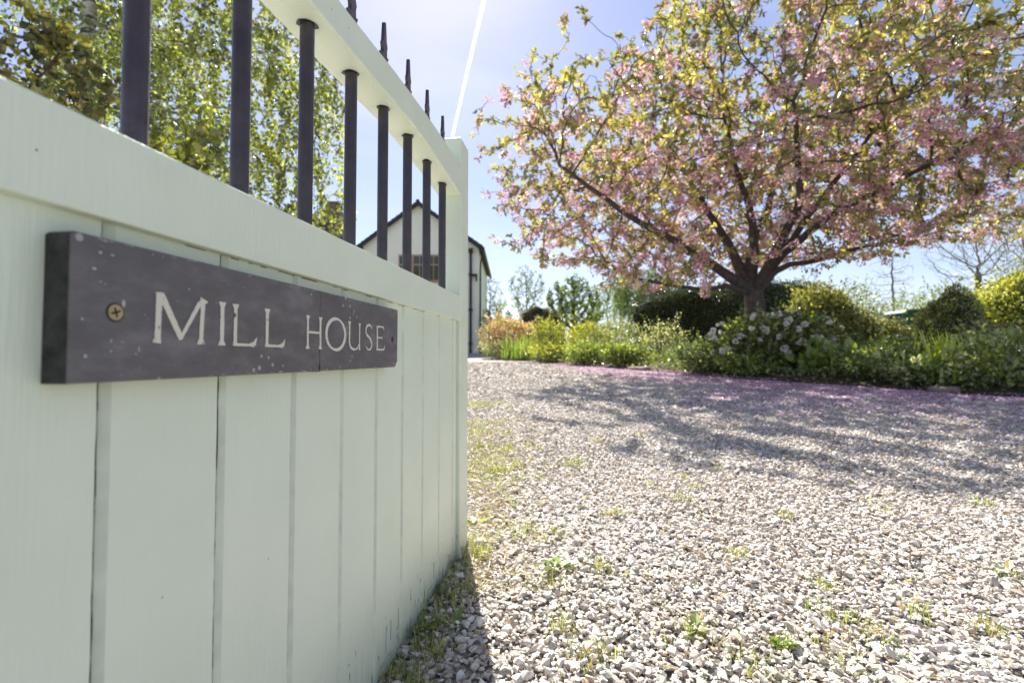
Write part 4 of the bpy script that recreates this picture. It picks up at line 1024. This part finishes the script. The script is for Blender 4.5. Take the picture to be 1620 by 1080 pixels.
for k_, (px, Y, rx, h, cl, lab) in enumerate((
    (838, 17.0, .55, .34, YG, 'bright lime mound spilling over the edge nearest the house'),
    (880, 14.6, .75, .42, YG, 'lime green mound at the left border edge below the yellow shoots'),
    (935, 13.0, .62, .5, G1, 'mid green mound at the border edge below the golden shrub'),
    (985, 11.9, .5, .48, G1, 'rounded green mound at the edge below the grey shrub'),
    (1120, 9.5, .62, .55, [(.12, .18, .04), (.3, .34, .2), (.08, .12, .03)], 'white flecked mound at the edge left of the white rhododendron'),
    (1190, 8.75, .5, .32, G1, 'low green mound below the white rhododendron flowers'),
    (1400, 7.35, .62, .50, [(.12, .17, .04), (.17, .23, .06), (.22, .27, .1)], 'dark leafy mound at the edge below the olive bushes'),
    (1448, 6.9, .5, .36, [(.13, .18, .05), (.2, .26, .07), (.42, .46, .3)], 'speckled green mound at the edge left of the bright sword leaves'),
    (1585, 6.35, .66, .62, [(.15, .21, .05), (.22, .28, .08), (.4, .42, .28)], 'broad green mound at the far right of the border'))):
    shrub('border_plant', lab, 'plant', gp(px, Y, .08), (rx, rx * .7), h, cl, 2400, (.04, .095), 60 + k_, core=False, tight=.14, group='low plants spilling over the border edge')
strap_plant('strappy_clump', 'green strap leaved clump left of the white rhododendron', 'plant', gp(1098, 10.4, .14), 150, .6, .8, [(.14, .24, .04), (.2, .3, .06)], 72, .025)
strap_plant('strappy_clump', 'sword leaved clump glowing lime in the right border', 'plant', gp(1500, 6.75, .12), 130, .72, .55, [(.50, .64, .07), (.62, .74, .12)], 73, .045)
strap_plant('strappy_clump', 'broad dark strap leaved clump under the olive bushes', 'plant', gp(1420, 7.6, .14), 80, .52, .6, [(.14, .22, .05), (.2, .3, .07)], 76, .04)
strap_plant('strappy_clump', 'grey green strap leaved clump at the right edge', 'plant', gp(1590, 6.7, .12), 80, .5, .6, [(.24, .3, .12), (.32, .38, .16)], 77, .03)
shrub('broad_leaved_plant', 'big leaved green plant between the white rhododendron and grassy clump', 'plant', gp(1310, 8.2, .1), (.42, .35), .45, [(.16, .24, .05), (.26, .34, .08)], 420, (.10, .19), 78, core=False, width=.7)
shrub('broad_leaved_plant', 'big leaved pale plant at the right edge in front of the golden hedge', 'plant', gp(1545, 7.3, .1), (.4, .35), .6, [(.24, .32, .10), (.34, .40, .18)], 420, (.10, .18), 79, core=False, width=.6)
strap_plant('strappy_clump', 'dark grassy clump between rhododendron and sword leaves', 'plant', gp(1365, 7.9, .14), 160, .5, .8, [(.15, .24, .05), (.22, .32, .07)], 74, .02)
strap_plant('strappy_clump', 'small bright tuft just right of the white flowers', 'plant', gp(1332, 8.1, .14), 40, .42, .3, [(.34, .46, .05), (.25, .4, .06)], 75, .03)
# rhododendron with white trusses
rh, surf, rr_ = shrub('white_rhododendron', 'dark leaved rhododendron dotted with white flower trusses below the cherry', 'shrub', gp(1232, 9.0, .1), (.98, .62), 1.0, [(.09, .13, .035), (.13, .18, .05), (.24, .28, .08)], 4200, (.06, .11), 80, tight=.16)
nf = 60; d = rnd_unit(rr_, 700); d = d[(d[:, 1] < .25) & (d[:, 2] > -.35)][:nf]; cs = surf(d) * np.array((1.0, 1.0, 1.0))
for q in range(len(cs)):
    n = 64; dd = rnd_unit(rr_, n); s = rr_.uniform(.5, 1.0); P = cs[q] * 1.07 + dd * .05 * s * np.array(rr_.uniform(.6, 1.4, 3)) * rr_.random((n, 1)) ** .5
    V, Fc, cc = leaf_arrays(rr_, P, dd + rnd_unit(rr_, n) * .4, rr_.uniform(.03, .045, n) * s, pick(rr_, [(.93, .91, .84), (.9, .87, .82)], n, jit=.03), width=.95, fold=.2)
    np_obj('flower_truss', V, Fc, WPETAL, rh, col=cc)
# right hand shrubs
shrub('golden_conifer', 'golden green conifer bush right of the cherry trunk', 'shrub', gp(1303, 11.5), (.74, .7), 1.82, [(.24, .26, .06), (.31, .31, .09), (.15, .17, .045)], 6500, (.05, .09), 81, tight=.12)
shrub('olive_bush', 'olive green bush with arching shoots left of the teal bin', 'shrub', gp(1355, 10.8), (.62, .5), 1.32, [(.26, .28, .10), (.36, .35, .15), (.17, .19, .07)], 3800, (.04, .08), 82, tight=.2)
shrub('olive_bush', 'olive green bush directly below the teal bin', 'shrub', gp(1402, 10.4), (.5, .5), .98, [(.24, .25, .09), (.34, .31, .13), (.15, .17, .06)], 3500, (.04, .08), 83, tight=.2)
shrub('golden_hedge', 'tall yellow green conifer hedge at the right edge of the photo', 'hedge', gp(1655, 10.3), (1.5, .95), 2.2, [(.40, .42, .10), (.32, .35, .08), (.21, .25, .06), (.50, .49, .16)], 15000, (.05, .09), 84, tight=.1)
shrub('bronze_shrub', 'thin bronze twigged shrub between the clipped ball and golden hedge', 'shrub', gp(1566, 8.6), (.36, .35), .95, [(.18, .14, .08), (.24, .2, .12), (.12, .14, .05)], 1500, (.035, .07), 85, core=False)
shrub('shaded_shrub', 'dark leafy shrub filling the gap behind the sword leaves', 'shrub', gp(1440, 8.7), (.62, .4), .62, [(.12, .17, .04), (.18, .23, .07)], 3000, (.04, .08), 86, tight=.2)
shrub('shaded_shrub', 'leafy shrub at the foot of the golden hedge', 'shrub', gp(1570, 7.3), (.62, .4), .82, [(.17, .23, .06), (.24, .28, .11), (.32, .32, .2)], 3000, (.04, .08), 87, tight=.2)
shrub('shaded_shrub', 'dark leafy shrub between the olive bushes and the gravel', 'shrub', gp(1382, 8.9), (.7, .4), .68, [(.10, .15, .04), (.15, .2, .06)], 3000, (.04, .08), 88, tight=.2)
# low ground cover along the bed
rng = np.random.default_rng(90); n = 26000
j = rng.integers(20, 150, n); dd = rng.uniform(-.02, 2.6, n); P = EF[j] + nrm[j] * dd[:, None] + rng.normal(size=(n, 2)) * .05
hh = rng.random(n) * (.10 + .12 * (np.sin(P[:, 0] * 3) * np.sin(P[:, 1] * 2.1) + 1))
P3 = np.c_[P, gz(P[:, 1]) + np.interp(dd, [0, .05, .3, .7, 1.4, 2.4, 3], [.01, .025, .10, .15, .15, .1, .01]) + hh]
V, Fc, cc = leaf_arrays(rng, P3, rnd_unit(rng, n) + np.array((0, 0, .5)), rng.uniform(.04, .085, n), pick(rng, [(.11, .15, .04), (.17, .21, .055), (.07, .10, .03), (.25, .28, .08)], n), width=.6)
tag(np_obj('ground_cover', V, Fc, LEAF, col=cc), 'low green ground cover carpeting the soil of the border', 'ground cover', kind='stuff')
# edging stones
EDST = plain('edging_stone', (.2, .17, .14), .9, noise=.3, nscale=12, bump=.7, bscale=30)
rs_ = random.Random(8)
def edging(i, w_, lab):
    p = EF[i]; a_ = math.atan2(tang[i][1], tang[i][0]); bm = bmesh.new(); bmesh.ops.create_icosphere(bm, subdivisions=3, radius=1)
    for v in bm.verts:
        c = v.co; s = 1 + .07 * math.sin(c.x * 7 + i) + .05 * math.sin(c.y * 9 + c.z * 5); v.co = Vector((math.copysign(abs(c.x) ** .5, c.x) * w_ * s, math.copysign(abs(c.y) ** .6, c.y) * .11 * s, math.copysign(abs(c.z) ** .6, c.z) * .055 * s))
    o = bm_obj('edging_stone', bm, EDST, smooth=True); o.location = (p[0], p[1], gzf(p[1]) + .05); o.rotation_euler = (0, 0, a_); tag(o, lab, 'stone')
def near_edge(px):
    X = EF[:, 0] / EF[:, 1]; return int(np.argmin(np.abs(X - (px - 810) / F) + (EF[:, 1] > 20) * 9))
edging(near_edge(1012), .34, 'long low edging stone below the dark yew hedge')
edging(near_edge(1478), .17, 'small flat grey edging stone below the bright sword leaves')
# teal bin
TEAL = plain('dark_teal_plastic', (.018, .085, .095), .4, noise=.2); PALE = plain('pale_label', (.55, .58, .55), .6)
bY = 12.6; p = gp(1438, bY); hgt = at(1436, 491, bY)[2] - p[2]
bn = thing('wheeled_bin', 'dark teal wheeled bin with two pale labels behind the olive bush', 'bin', p, R(-6))
bm = bmesh.new(); wd = .32
vs0 = [(-wd * .85, -.3), (wd * .85, -.3), (wd * .85, .3), (-wd * .85, .3)]; vs1 = [(-wd, -.36), (wd, -.36), (wd, .36), (-wd, .36)]
A = [bm.verts.new((x, y, .06)) for x, y in vs0]; B = [bm.verts.new((x, y, hgt - .12)) for x, y in vs1]
for q in range(4): bm.faces.new((A[q], A[(q+1) % 4], B[(q+1) % 4], B[q]))
bm.faces.new(A[::-1]); bm.faces.new(B); box(bm, -wd - .03, wd + .03, -.39, .39, hgt - .118, hgt - .075, bev=.01); bm_obj('body', bm, TEAL, bn)
bm = bmesh.new(); prism(bm, [(-wd - .02, hgt - .072), (wd + .02, hgt - .072), (wd - .02, hgt - .02), (0, hgt), (-wd + .02, hgt - .02)], -.4, .38); bmesh.ops.recalc_face_normals(bm, faces=bm.faces); bm_obj('lid', bm, TEAL, bn)
for x0, z0, w_, h_ in ((-.04, hgt - .245, .17, .09), (.1, hgt - .40, .13, .09)):
    bm = bmesh.new(); box(bm, x0, x0 + w_, -.375, -.362, z0, z0 + h_); bm_obj('label_plate', bm, PALE, bn)
for s in (-1, 1):
    bm = bmesh.new(); bmesh.ops.create_cone(bm, cap_ends=True, segments=20, radius1=.1, radius2=.1, depth=.05, matrix=Matrix.Translation((s * .33, .3, .1)) @ Matrix.Rotation(R(90), 4, 'Y')); bm_obj('wheel', bm, BARGE, bn)
# small white topped table
WH = plain('white_paint', (.8, .8, .78), .4, noise=.03)
tY = 18.5; p = gp(914, tY); tz = at(914, 527, tY)[2] - p[2]
tb = thing('garden_table', 'small white topped garden table among the left shrubs', 'table', p, R(8))
bm = bmesh.new(); box(bm, -.24, .24, -.2, .2, tz - .04, tz, bev=.006); bm_obj('table_top', bm, WH, tb)
for sx in (-1, 1):
    for sy in (-1, 1):
        bm = bmesh.new(); box(bm, sx * .2 - .02, sx * .2 + .02, sy * .16 - .02, sy * .16 + .02, 0, tz - .041); bm_obj('leg', bm, WH, tb)
for z in (tz - .22,):
    bm = bmesh.new(); box(bm, -.17, .17, -.17, .17, z, z + .03); bm_obj('shelf', bm, WH, tb)

# ------------------------------------------------------------------ distant trees
simple_tree('sparse_tree', 'thin leaved upright tree behind the clipped dome', 'tree', gp(834, 34), 6, tuple(at(834, 462, 34)), (1.5, 1.3, 2.0), 500, .26, leaf=True, seed=101, trunk_r=.1, tip=.010,
            cols=((.2, .25, .11), (.28, .31, .16), (.15, .18, .08)), rep=8, lsize=(.09, .15))
simple_tree('sparse_tree', 'feathery thin tree just right of the house wall', 'tree', gp(772, 32), 6, tuple(at(776, 478, 32)), (1.2, 1.2, 1.9), 380, .26, leaf=True, seed=102, trunk_r=.1, tip=.010,
            cols=((.22, .27, .13), (.3, .33, .18)), rep=7, lsize=(.08, .14))
simple_tree('leafy_tree', 'bushy mid green tree standing behind the left shrubs', 'tree', gp(908, 28), 5, tuple(at(908, 484, 28)), (1.75, 1.4, 1.75), 900, .22, leaf=True, seed=103, trunk_r=.12, tip=.009,
            cols=((.16, .22, .07), (.24, .30, .11), (.11, .15, .05)), rep=12, lsize=(.11, .19))
simple_tree('leafy_tree', 'low round tree with pale leaves beside the house wall', 'tree', gp(785, 26), 3, tuple(at(786, 505, 26)), (1.0, .9, 1.0), 350, .2, leaf=True, seed=104, trunk_r=.07, tip=.008,
            cols=((.2, .27, .06), (.13, .18, .04)), rep=7, lsize=(.08, .13))
simple_tree('weeping_tree', 'weeping tree with hanging green strands left of the yew hedge', 'tree', gp(1031, 19), 5, (at(1015, 455, 19)[0], 19, at(1015, 452, 19)[2]), (1.5, 1.2, .95), 420, .2, leaf=True, seed=105, trunk_r=.16, tip=.006,
            cols=((.12, .19, .05), (.18, .25, .07)), rep=3, lsize=(.08, .13), lwidth=.3, droop=1.4, strands=170, slen=(.5, 1.5), fork=.8)
simple_tree('sparse_tree', 'thin wispy tree between the leafy tree and weeping tree', 'tree', gp(965, 32), 5, tuple(at(965, 492, 32)), (1.6, 1.2, 1.7), 420, .26, leaf=True, seed=106, trunk_r=.09, tip=.009,
            cols=((.2, .25, .1), (.26, .3, .14)), rep=6, lsize=(.08, .13))
GREYBARK = plain('grey_bark', (.19, .16, .13), .9, noise=.3, nscale=5)
simple_tree('bare_tree', 'slender bare tree against the sky above the olive bushes', 'tree', gp(1416, 30), 6, tuple(at(1412, 450, 30)), (1.4, 1.1, 2.5), 1300, .2, seed=107, trunk_r=.09, tip=.0065, bark=GREYBARK, fork=1.3)
simple_tree('bare_tree', 'larger bare tree with crooked limbs above the golden hedge', 'tree', gp(1545, 22), 7, tuple(at(1548, 385, 22)), (2.5, 1.8, 2.2), 2600, .17, seed=108, trunk_r=.22, tip=.0055, bark=GREYBARK, fork=.72,
            leaf=True, cols=((.22, .25, .12),), rep=1, lsize=(.03, .06))
simple_tree('bare_tree', 'bare tree cut by the right edge of the photo', 'tree', gp(1618, 20), 7, tuple(at(1625, 375, 20)), (1.9, 1.6, 2.4), 2200, .17, seed=109, trunk_r=.22, tip=.0055, bark=GREYBARK, fork=.72,
            leaf=True, cols=((.22, .25, .12),), rep=1, lsize=(.03, .06))
for k_, (px, Y, rx, h, lab) in enumerate(((1345, 26, 1.9, 3.6, 'airy pale hedgerow bush behind the golden conifer'), (1440, 27, 2.2, 3.2, 'airy pale hedgerow bush behind the teal bin'), (1500, 24, 1.4, 3.3, 'airy pale hedgerow bush behind the clipped ball'),
        (700, 40, 3.5, 3.5, 'hedgerow bush hidden far behind the house'), (800, 38, 2.6, 2.6, 'far hedgerow bush right of the house'), (940, 36, 3.2, 2.2, 'far hedgerow bush behind the leafy tree'), (1040, 34, 2.8, 2.2, 'far hedgerow bush behind the weeping tree'))):
    if px == 700: continue
    shrub('hedgerow_bush', lab, 'bush', gp(px, Y), (rx, 1.2), h, [(.18, .22, .08), (.24, .27, .11), (.12, .15, .06)], 3000, (.08, .15), 120 + k_, core=False, tight=.16, group='hedgerow bushes far behind the garden')

# ------------------------------------------------------------------ grass, weeds and litter in the gravel
rng = np.random.default_rng(200)
def blades(rng, P, ln, wd, cols, lean=.8, p=None):
    n = len(P); a = rng.random(n) * 6.283; side = np.c_[-np.sin(a), np.cos(a), np.zeros(n)]; fw = np.c_[np.cos(a), np.sin(a), np.zeros(n)]
    le_ = rng.uniform(.15, 1, n)[:, None] * lean; ln = ln.reshape(-1, 1); wd = wd.reshape(-1, 1); rows = []
    for f in (0, .4, .75, 1.0):
        c = P + fw * ln * le_ * f ** 1.7 + np.array((0, 0, 1)) * ln * (f - .45 * le_ * f * f) ; w_ = wd * (1 - f) ** .5 * .5 + .0002
        rows += [c - side * w_, c + side * w_]
    V = np.stack(rows, 1).reshape(-1, 3); b = np.arange(n)[:, None] * 8
    Fc = np.concatenate([b + np.array([[2*s, 2*s+1, 2*s+3, 2*s+2]]) for s in range(3)])
    return V, Fc, np.repeat(pick(rng, cols, n, p, .18), 8, axis=0)
GC = [(.34, .42, .08), (.34, .38, .09), (.14, .2, .04), (.46, .40, .22), (.38, .30, .17)]
seeds = []
# strip beyond the gate end, along x ~ 740..880 px
for _ in range(430):
    Y = rng.uniform(1.7, 5.5)
    if math.sin(Y * 5.1) + math.sin(Y * 2.3 + 1) + rng.normal() * .7 < -.1: continue
    px = 738 + abs(rng.normal()) * 66 * (1 if Y < 3.5 else .6); seeds.append((at(px, 560, Y)[0], Y, rng.uniform(.015, .06), rng.integers(4, 30), rng.uniform(.015, .06)))
tuft_px = [(1110, 1010, .07), (865, 930, .05), (1340, 990, .04), (1385, 1015, .05), (975, 820, .035), (905, 735, .06), (1085, 790, .04), (1100, 775, .03), (1245, 822, .03), (1390, 815, .05), (1290, 930, .03), (1170, 885, .03), (955, 905, .03), (1030, 775, .04), (1080, 760, .03), (1140, 748, .02),
           (1240, 1030, .02), (930, 1050, .04), (890, 1000, .03), (1180, 1055, .05), (1330, 1045, .05), (1590, 915, .02), (1390, 800, .05), (1570, 805, .03), (860, 690, .05), (940, 700, .04), (820, 760, .07), (800, 830, .08), (870, 850, .07), (780, 720, .09), (1010, 690, .03), (1470, 975, .03), (1560, 1000, .03)]
for px, py, r_ in tuft_px:
    # find the ground under the pixel
    u = (px - 810) / F; v = (540 - py) / F; dy = math.cos(PITCH) - v * math.sin(PITCH); dz = math.sin(PITCH) + v * math.cos(PITCH)
    k_ = dz / dy; Y = CAMZ / (0.036 - k_); X = u / dy * Y
    for _ in range(3): seeds.append((X + rng.normal() * r_ * .5, Y + rng.normal() * r_ * .5, r_, rng.integers(14, 34), rng.uniform(.018, .04)))
for _ in range(120):
    Y = rng.uniform(1.0, 6.5); seeds.append((rng.uniform(-.1, 1.05 * Y), Y, .015, rng.integers(2, 7), rng.uniform(.01, .025)))
# along the foot of the gate
for _ in range(170):
    s_ = rng.uniform(.5, 1.75); q = rng.uniform(-.01, .10); X = -.42 + math.sin(ga) * s_ + math.cos(ga) * q; Y = math.cos(ga) * s_ - math.sin(ga) * q; seeds.append((X, Y, .02, rng.integers(4, 14), rng.uniform(.025, .06)))
PP, LL = [], []
for X, Y, r_, k_, l_ in seeds:
    q = rng.normal(size=(k_, 2)) * r_ * .6 + (X, Y); PP.append(np.c_[q, gz(q[:, 1]) + .008]); LL.append(l_ * rng.uniform(.5, 1.4, k_))
PP = np.concatenate(PP); LL = np.concatenate(LL)
V, Fc, cc = blades(rng, PP, LL, rng.uniform(.0012, .003, len(PP)), GC, .9, [.34, .22, .24, .12, .08])
tag(np_obj('gravel_grass', V, Fc, LEAF, col=cc), 'thin green and straw coloured grass growing through the gravel', 'grass', kind='stuff')
# dry thatch lying among the stones by the gate end
n = 2400; Y = rng.uniform(1.35, 4.2, n); X = np.array([at(740 + abs(q) * 60, 560, y)[0] for q, y in zip(rng.normal(size=n), Y)])
Y2 = rng.uniform(.8, 6, 1500); X = np.r_[X, rng.uniform(-.15, 1.05, 1500) * Y2]; Y = np.r_[Y, Y2]; n = len(Y)
V, Fc, cc = leaf_arrays(rng, np.c_[X, Y, gz(Y) + rng.uniform(.015, .028, n)], rnd_unit(rng, n) * np.array((1, 1, .2)), rng.uniform(.02, .07, n), pick(rng, [(.42, .35, .22), (.3, .22, .13), (.5, .44, .3)], n), width=.05, fold=.02)
tag(np_obj('dry_thatch', V, Fc, LEAF, col=cc), 'dry straw and plant litter lying on gravel by the gate end', 'litter', kind='stuff')
n = 900; Y = rng.uniform(.9, 6, n) ; X = rng.uniform(-.15, 1.05, n) * Y
V, Fc, cc = leaf_arrays(rng, np.c_[X, Y, gz(Y) + rng.uniform(.016, .026, n)], rnd_unit(rng, n) * np.array((1, 1, .3)), rng.uniform(.008, .024, n), pick(rng, [(.30, .19, .11), (.22, .13, .08), (.42, .32, .2)], n), width=.55, fold=.25)
tag(np_obj('leaf_litter', V, Fc, LEAF, col=cc), 'small brown dead leaf bits strewn over the gravel', 'litter', kind='stuff')
# broad leaved weeds
def ground_at(px, py):
    u = (px - 810) / F; v = (540 - py) / F; dy = math.cos(PITCH) - v * math.sin(PITCH); dz = math.sin(PITCH) + v * math.cos(PITCH)
    Y = CAMZ / (0.036 - dz / dy); return (u / dy * Y, Y, 0.036 * Y + .012)
def weed(px, py, n, size, lab, seed, cols=((.24, .34, .07), (.16, .24, .05)), up=.5, name='weed'):
    rng = np.random.default_rng(seed); t = thing(name, lab, 'weed', ground_at(px, py))
    a = np.linspace(0, 6.283, n, endpoint=False) + rng.normal(size=n) * .3
    D = np.c_[np.cos(a), np.sin(a), np.full(n, up) * rng.uniform(.4, 1.4, n)]; P = D * size * .25
    V, Fc, cc = leaf_arrays(rng, P, D, size * rng.uniform(.6, 1.1, n), pick(rng, cols, n), width=.62, hexa=True, upbias=4)
    np_obj('foliage', V, Fc, LEAF, t, col=cc)
    v, f = tube_arrays([(np.array([(0, 0, 0), d_ * size * .28]), np.array([.0012, .001])) for d_ in D], 4); np_obj('stem', v, f, LEAF, t, col=np.full((len(v), 3), (.2, .26, .08)))
weed(880, 905, 6, .055, 'broad leaved weed on the gravel right of the gate shadow', 301)
weed(750, 835, 3, .05, 'single bright leaf weed against the end of the gate', 302, ((.36, .46, .08),))
weed(692, 955, 6, .05, 'dark green weed pressed against the foot of the gate', 303, ((.14, .2, .05),))
weed(662, 1000, 8, .06, 'larger weed at the gate foot nearest the bottom edge', 304, ((.16, .22, .05),))
weed(718, 1000, 4, .045, 'small weed in the gate shadow away from the boards', 305, ((.16, .24, .05),))
weed(1240, 1030, 16, .028, 'clover like rosette in the gravel near the bottom edge', 306, ((.3, .42, .16), (.22, .32, .08)))
weed(1100, 1005, 12, .035, 'spiky rosette weed left of the clover rosette', 307, ((.3, .38, .1),))
# fallen leaves and petals close by
def litter(px, py, size, col, lab, seed, name='fallen_leaf', cat='leaf', width=.6, up=.5):
    rng = np.random.default_rng(seed); p = ground_at(px, py); D = np.array([[rng.normal(), rng.normal(), up]])
    V, Fc, cc = leaf_arrays(rng, np.zeros((1, 3)), D, np.array([size]), np.array([col]), width=width, hexa=True, upbias=2)
    o = np_obj(name, V, Fc, LEAF if cat == 'leaf' else FALLEN, col=cc); o.location = (p[0], p[1], p[2] + .016); tag(o, lab, cat)
litter(1357, 778, .055, (.28, .36, .06), 'curled green leaf lying alone in the middle of the gravel', 401)
litter(986, 922, .035, (.38, .36, .07), 'yellow leaf standing in the gravel in front', 402)
litter(1598, 915, .035, (.5, .42, .1), 'yellow fallen leaf by the right edge', 403)
litter(652, 1052, .03, (.62, .5, .6), 'large pale pink petal at the foot of the gate', 404, 'fallen_petal', 'petal', .9, .2)
litter(716, 1058, .012, (.55, .4, .62), 'small lilac petal on shaded gravel beside the gate', 405, 'fallen_petal', 'petal', .9, .2)
litter(1330, 965, .016, (.62, .5, .6), 'lilac petal on sunlit gravel in the right foreground', 406, 'fallen_petal', 'petal', .9, .2)
# twigs
TW = plain('twig_bark', (.10, .07, .05), .9)
for px, py, ln, lab in ((805, 780, .09, 'short dark twig beyond the gate end'), (870, 752, .06, 'little curved twig on the gravel'), (1440, 905, .10, 'pale brown twig on the right foreground gravel')):
    p = np.array(ground_at(px, py)); r_ = np.random.default_rng(px); a_ = r_.random() * 1.2 - .3
    q = np.array([[f * ln * math.cos(a_), f * ln * math.sin(a_) + .01 * math.sin(f * 5), .02 + .006 * math.sin(f * 4)] for f in np.linspace(0, 1, 6)])
    v, f = tube_arrays([(q, np.linspace(.003, .0015, 6))], 6); o = np_obj('twig', v, f, TW, smooth=True); o.location = tuple(p); tag(o, lab, 'twig')
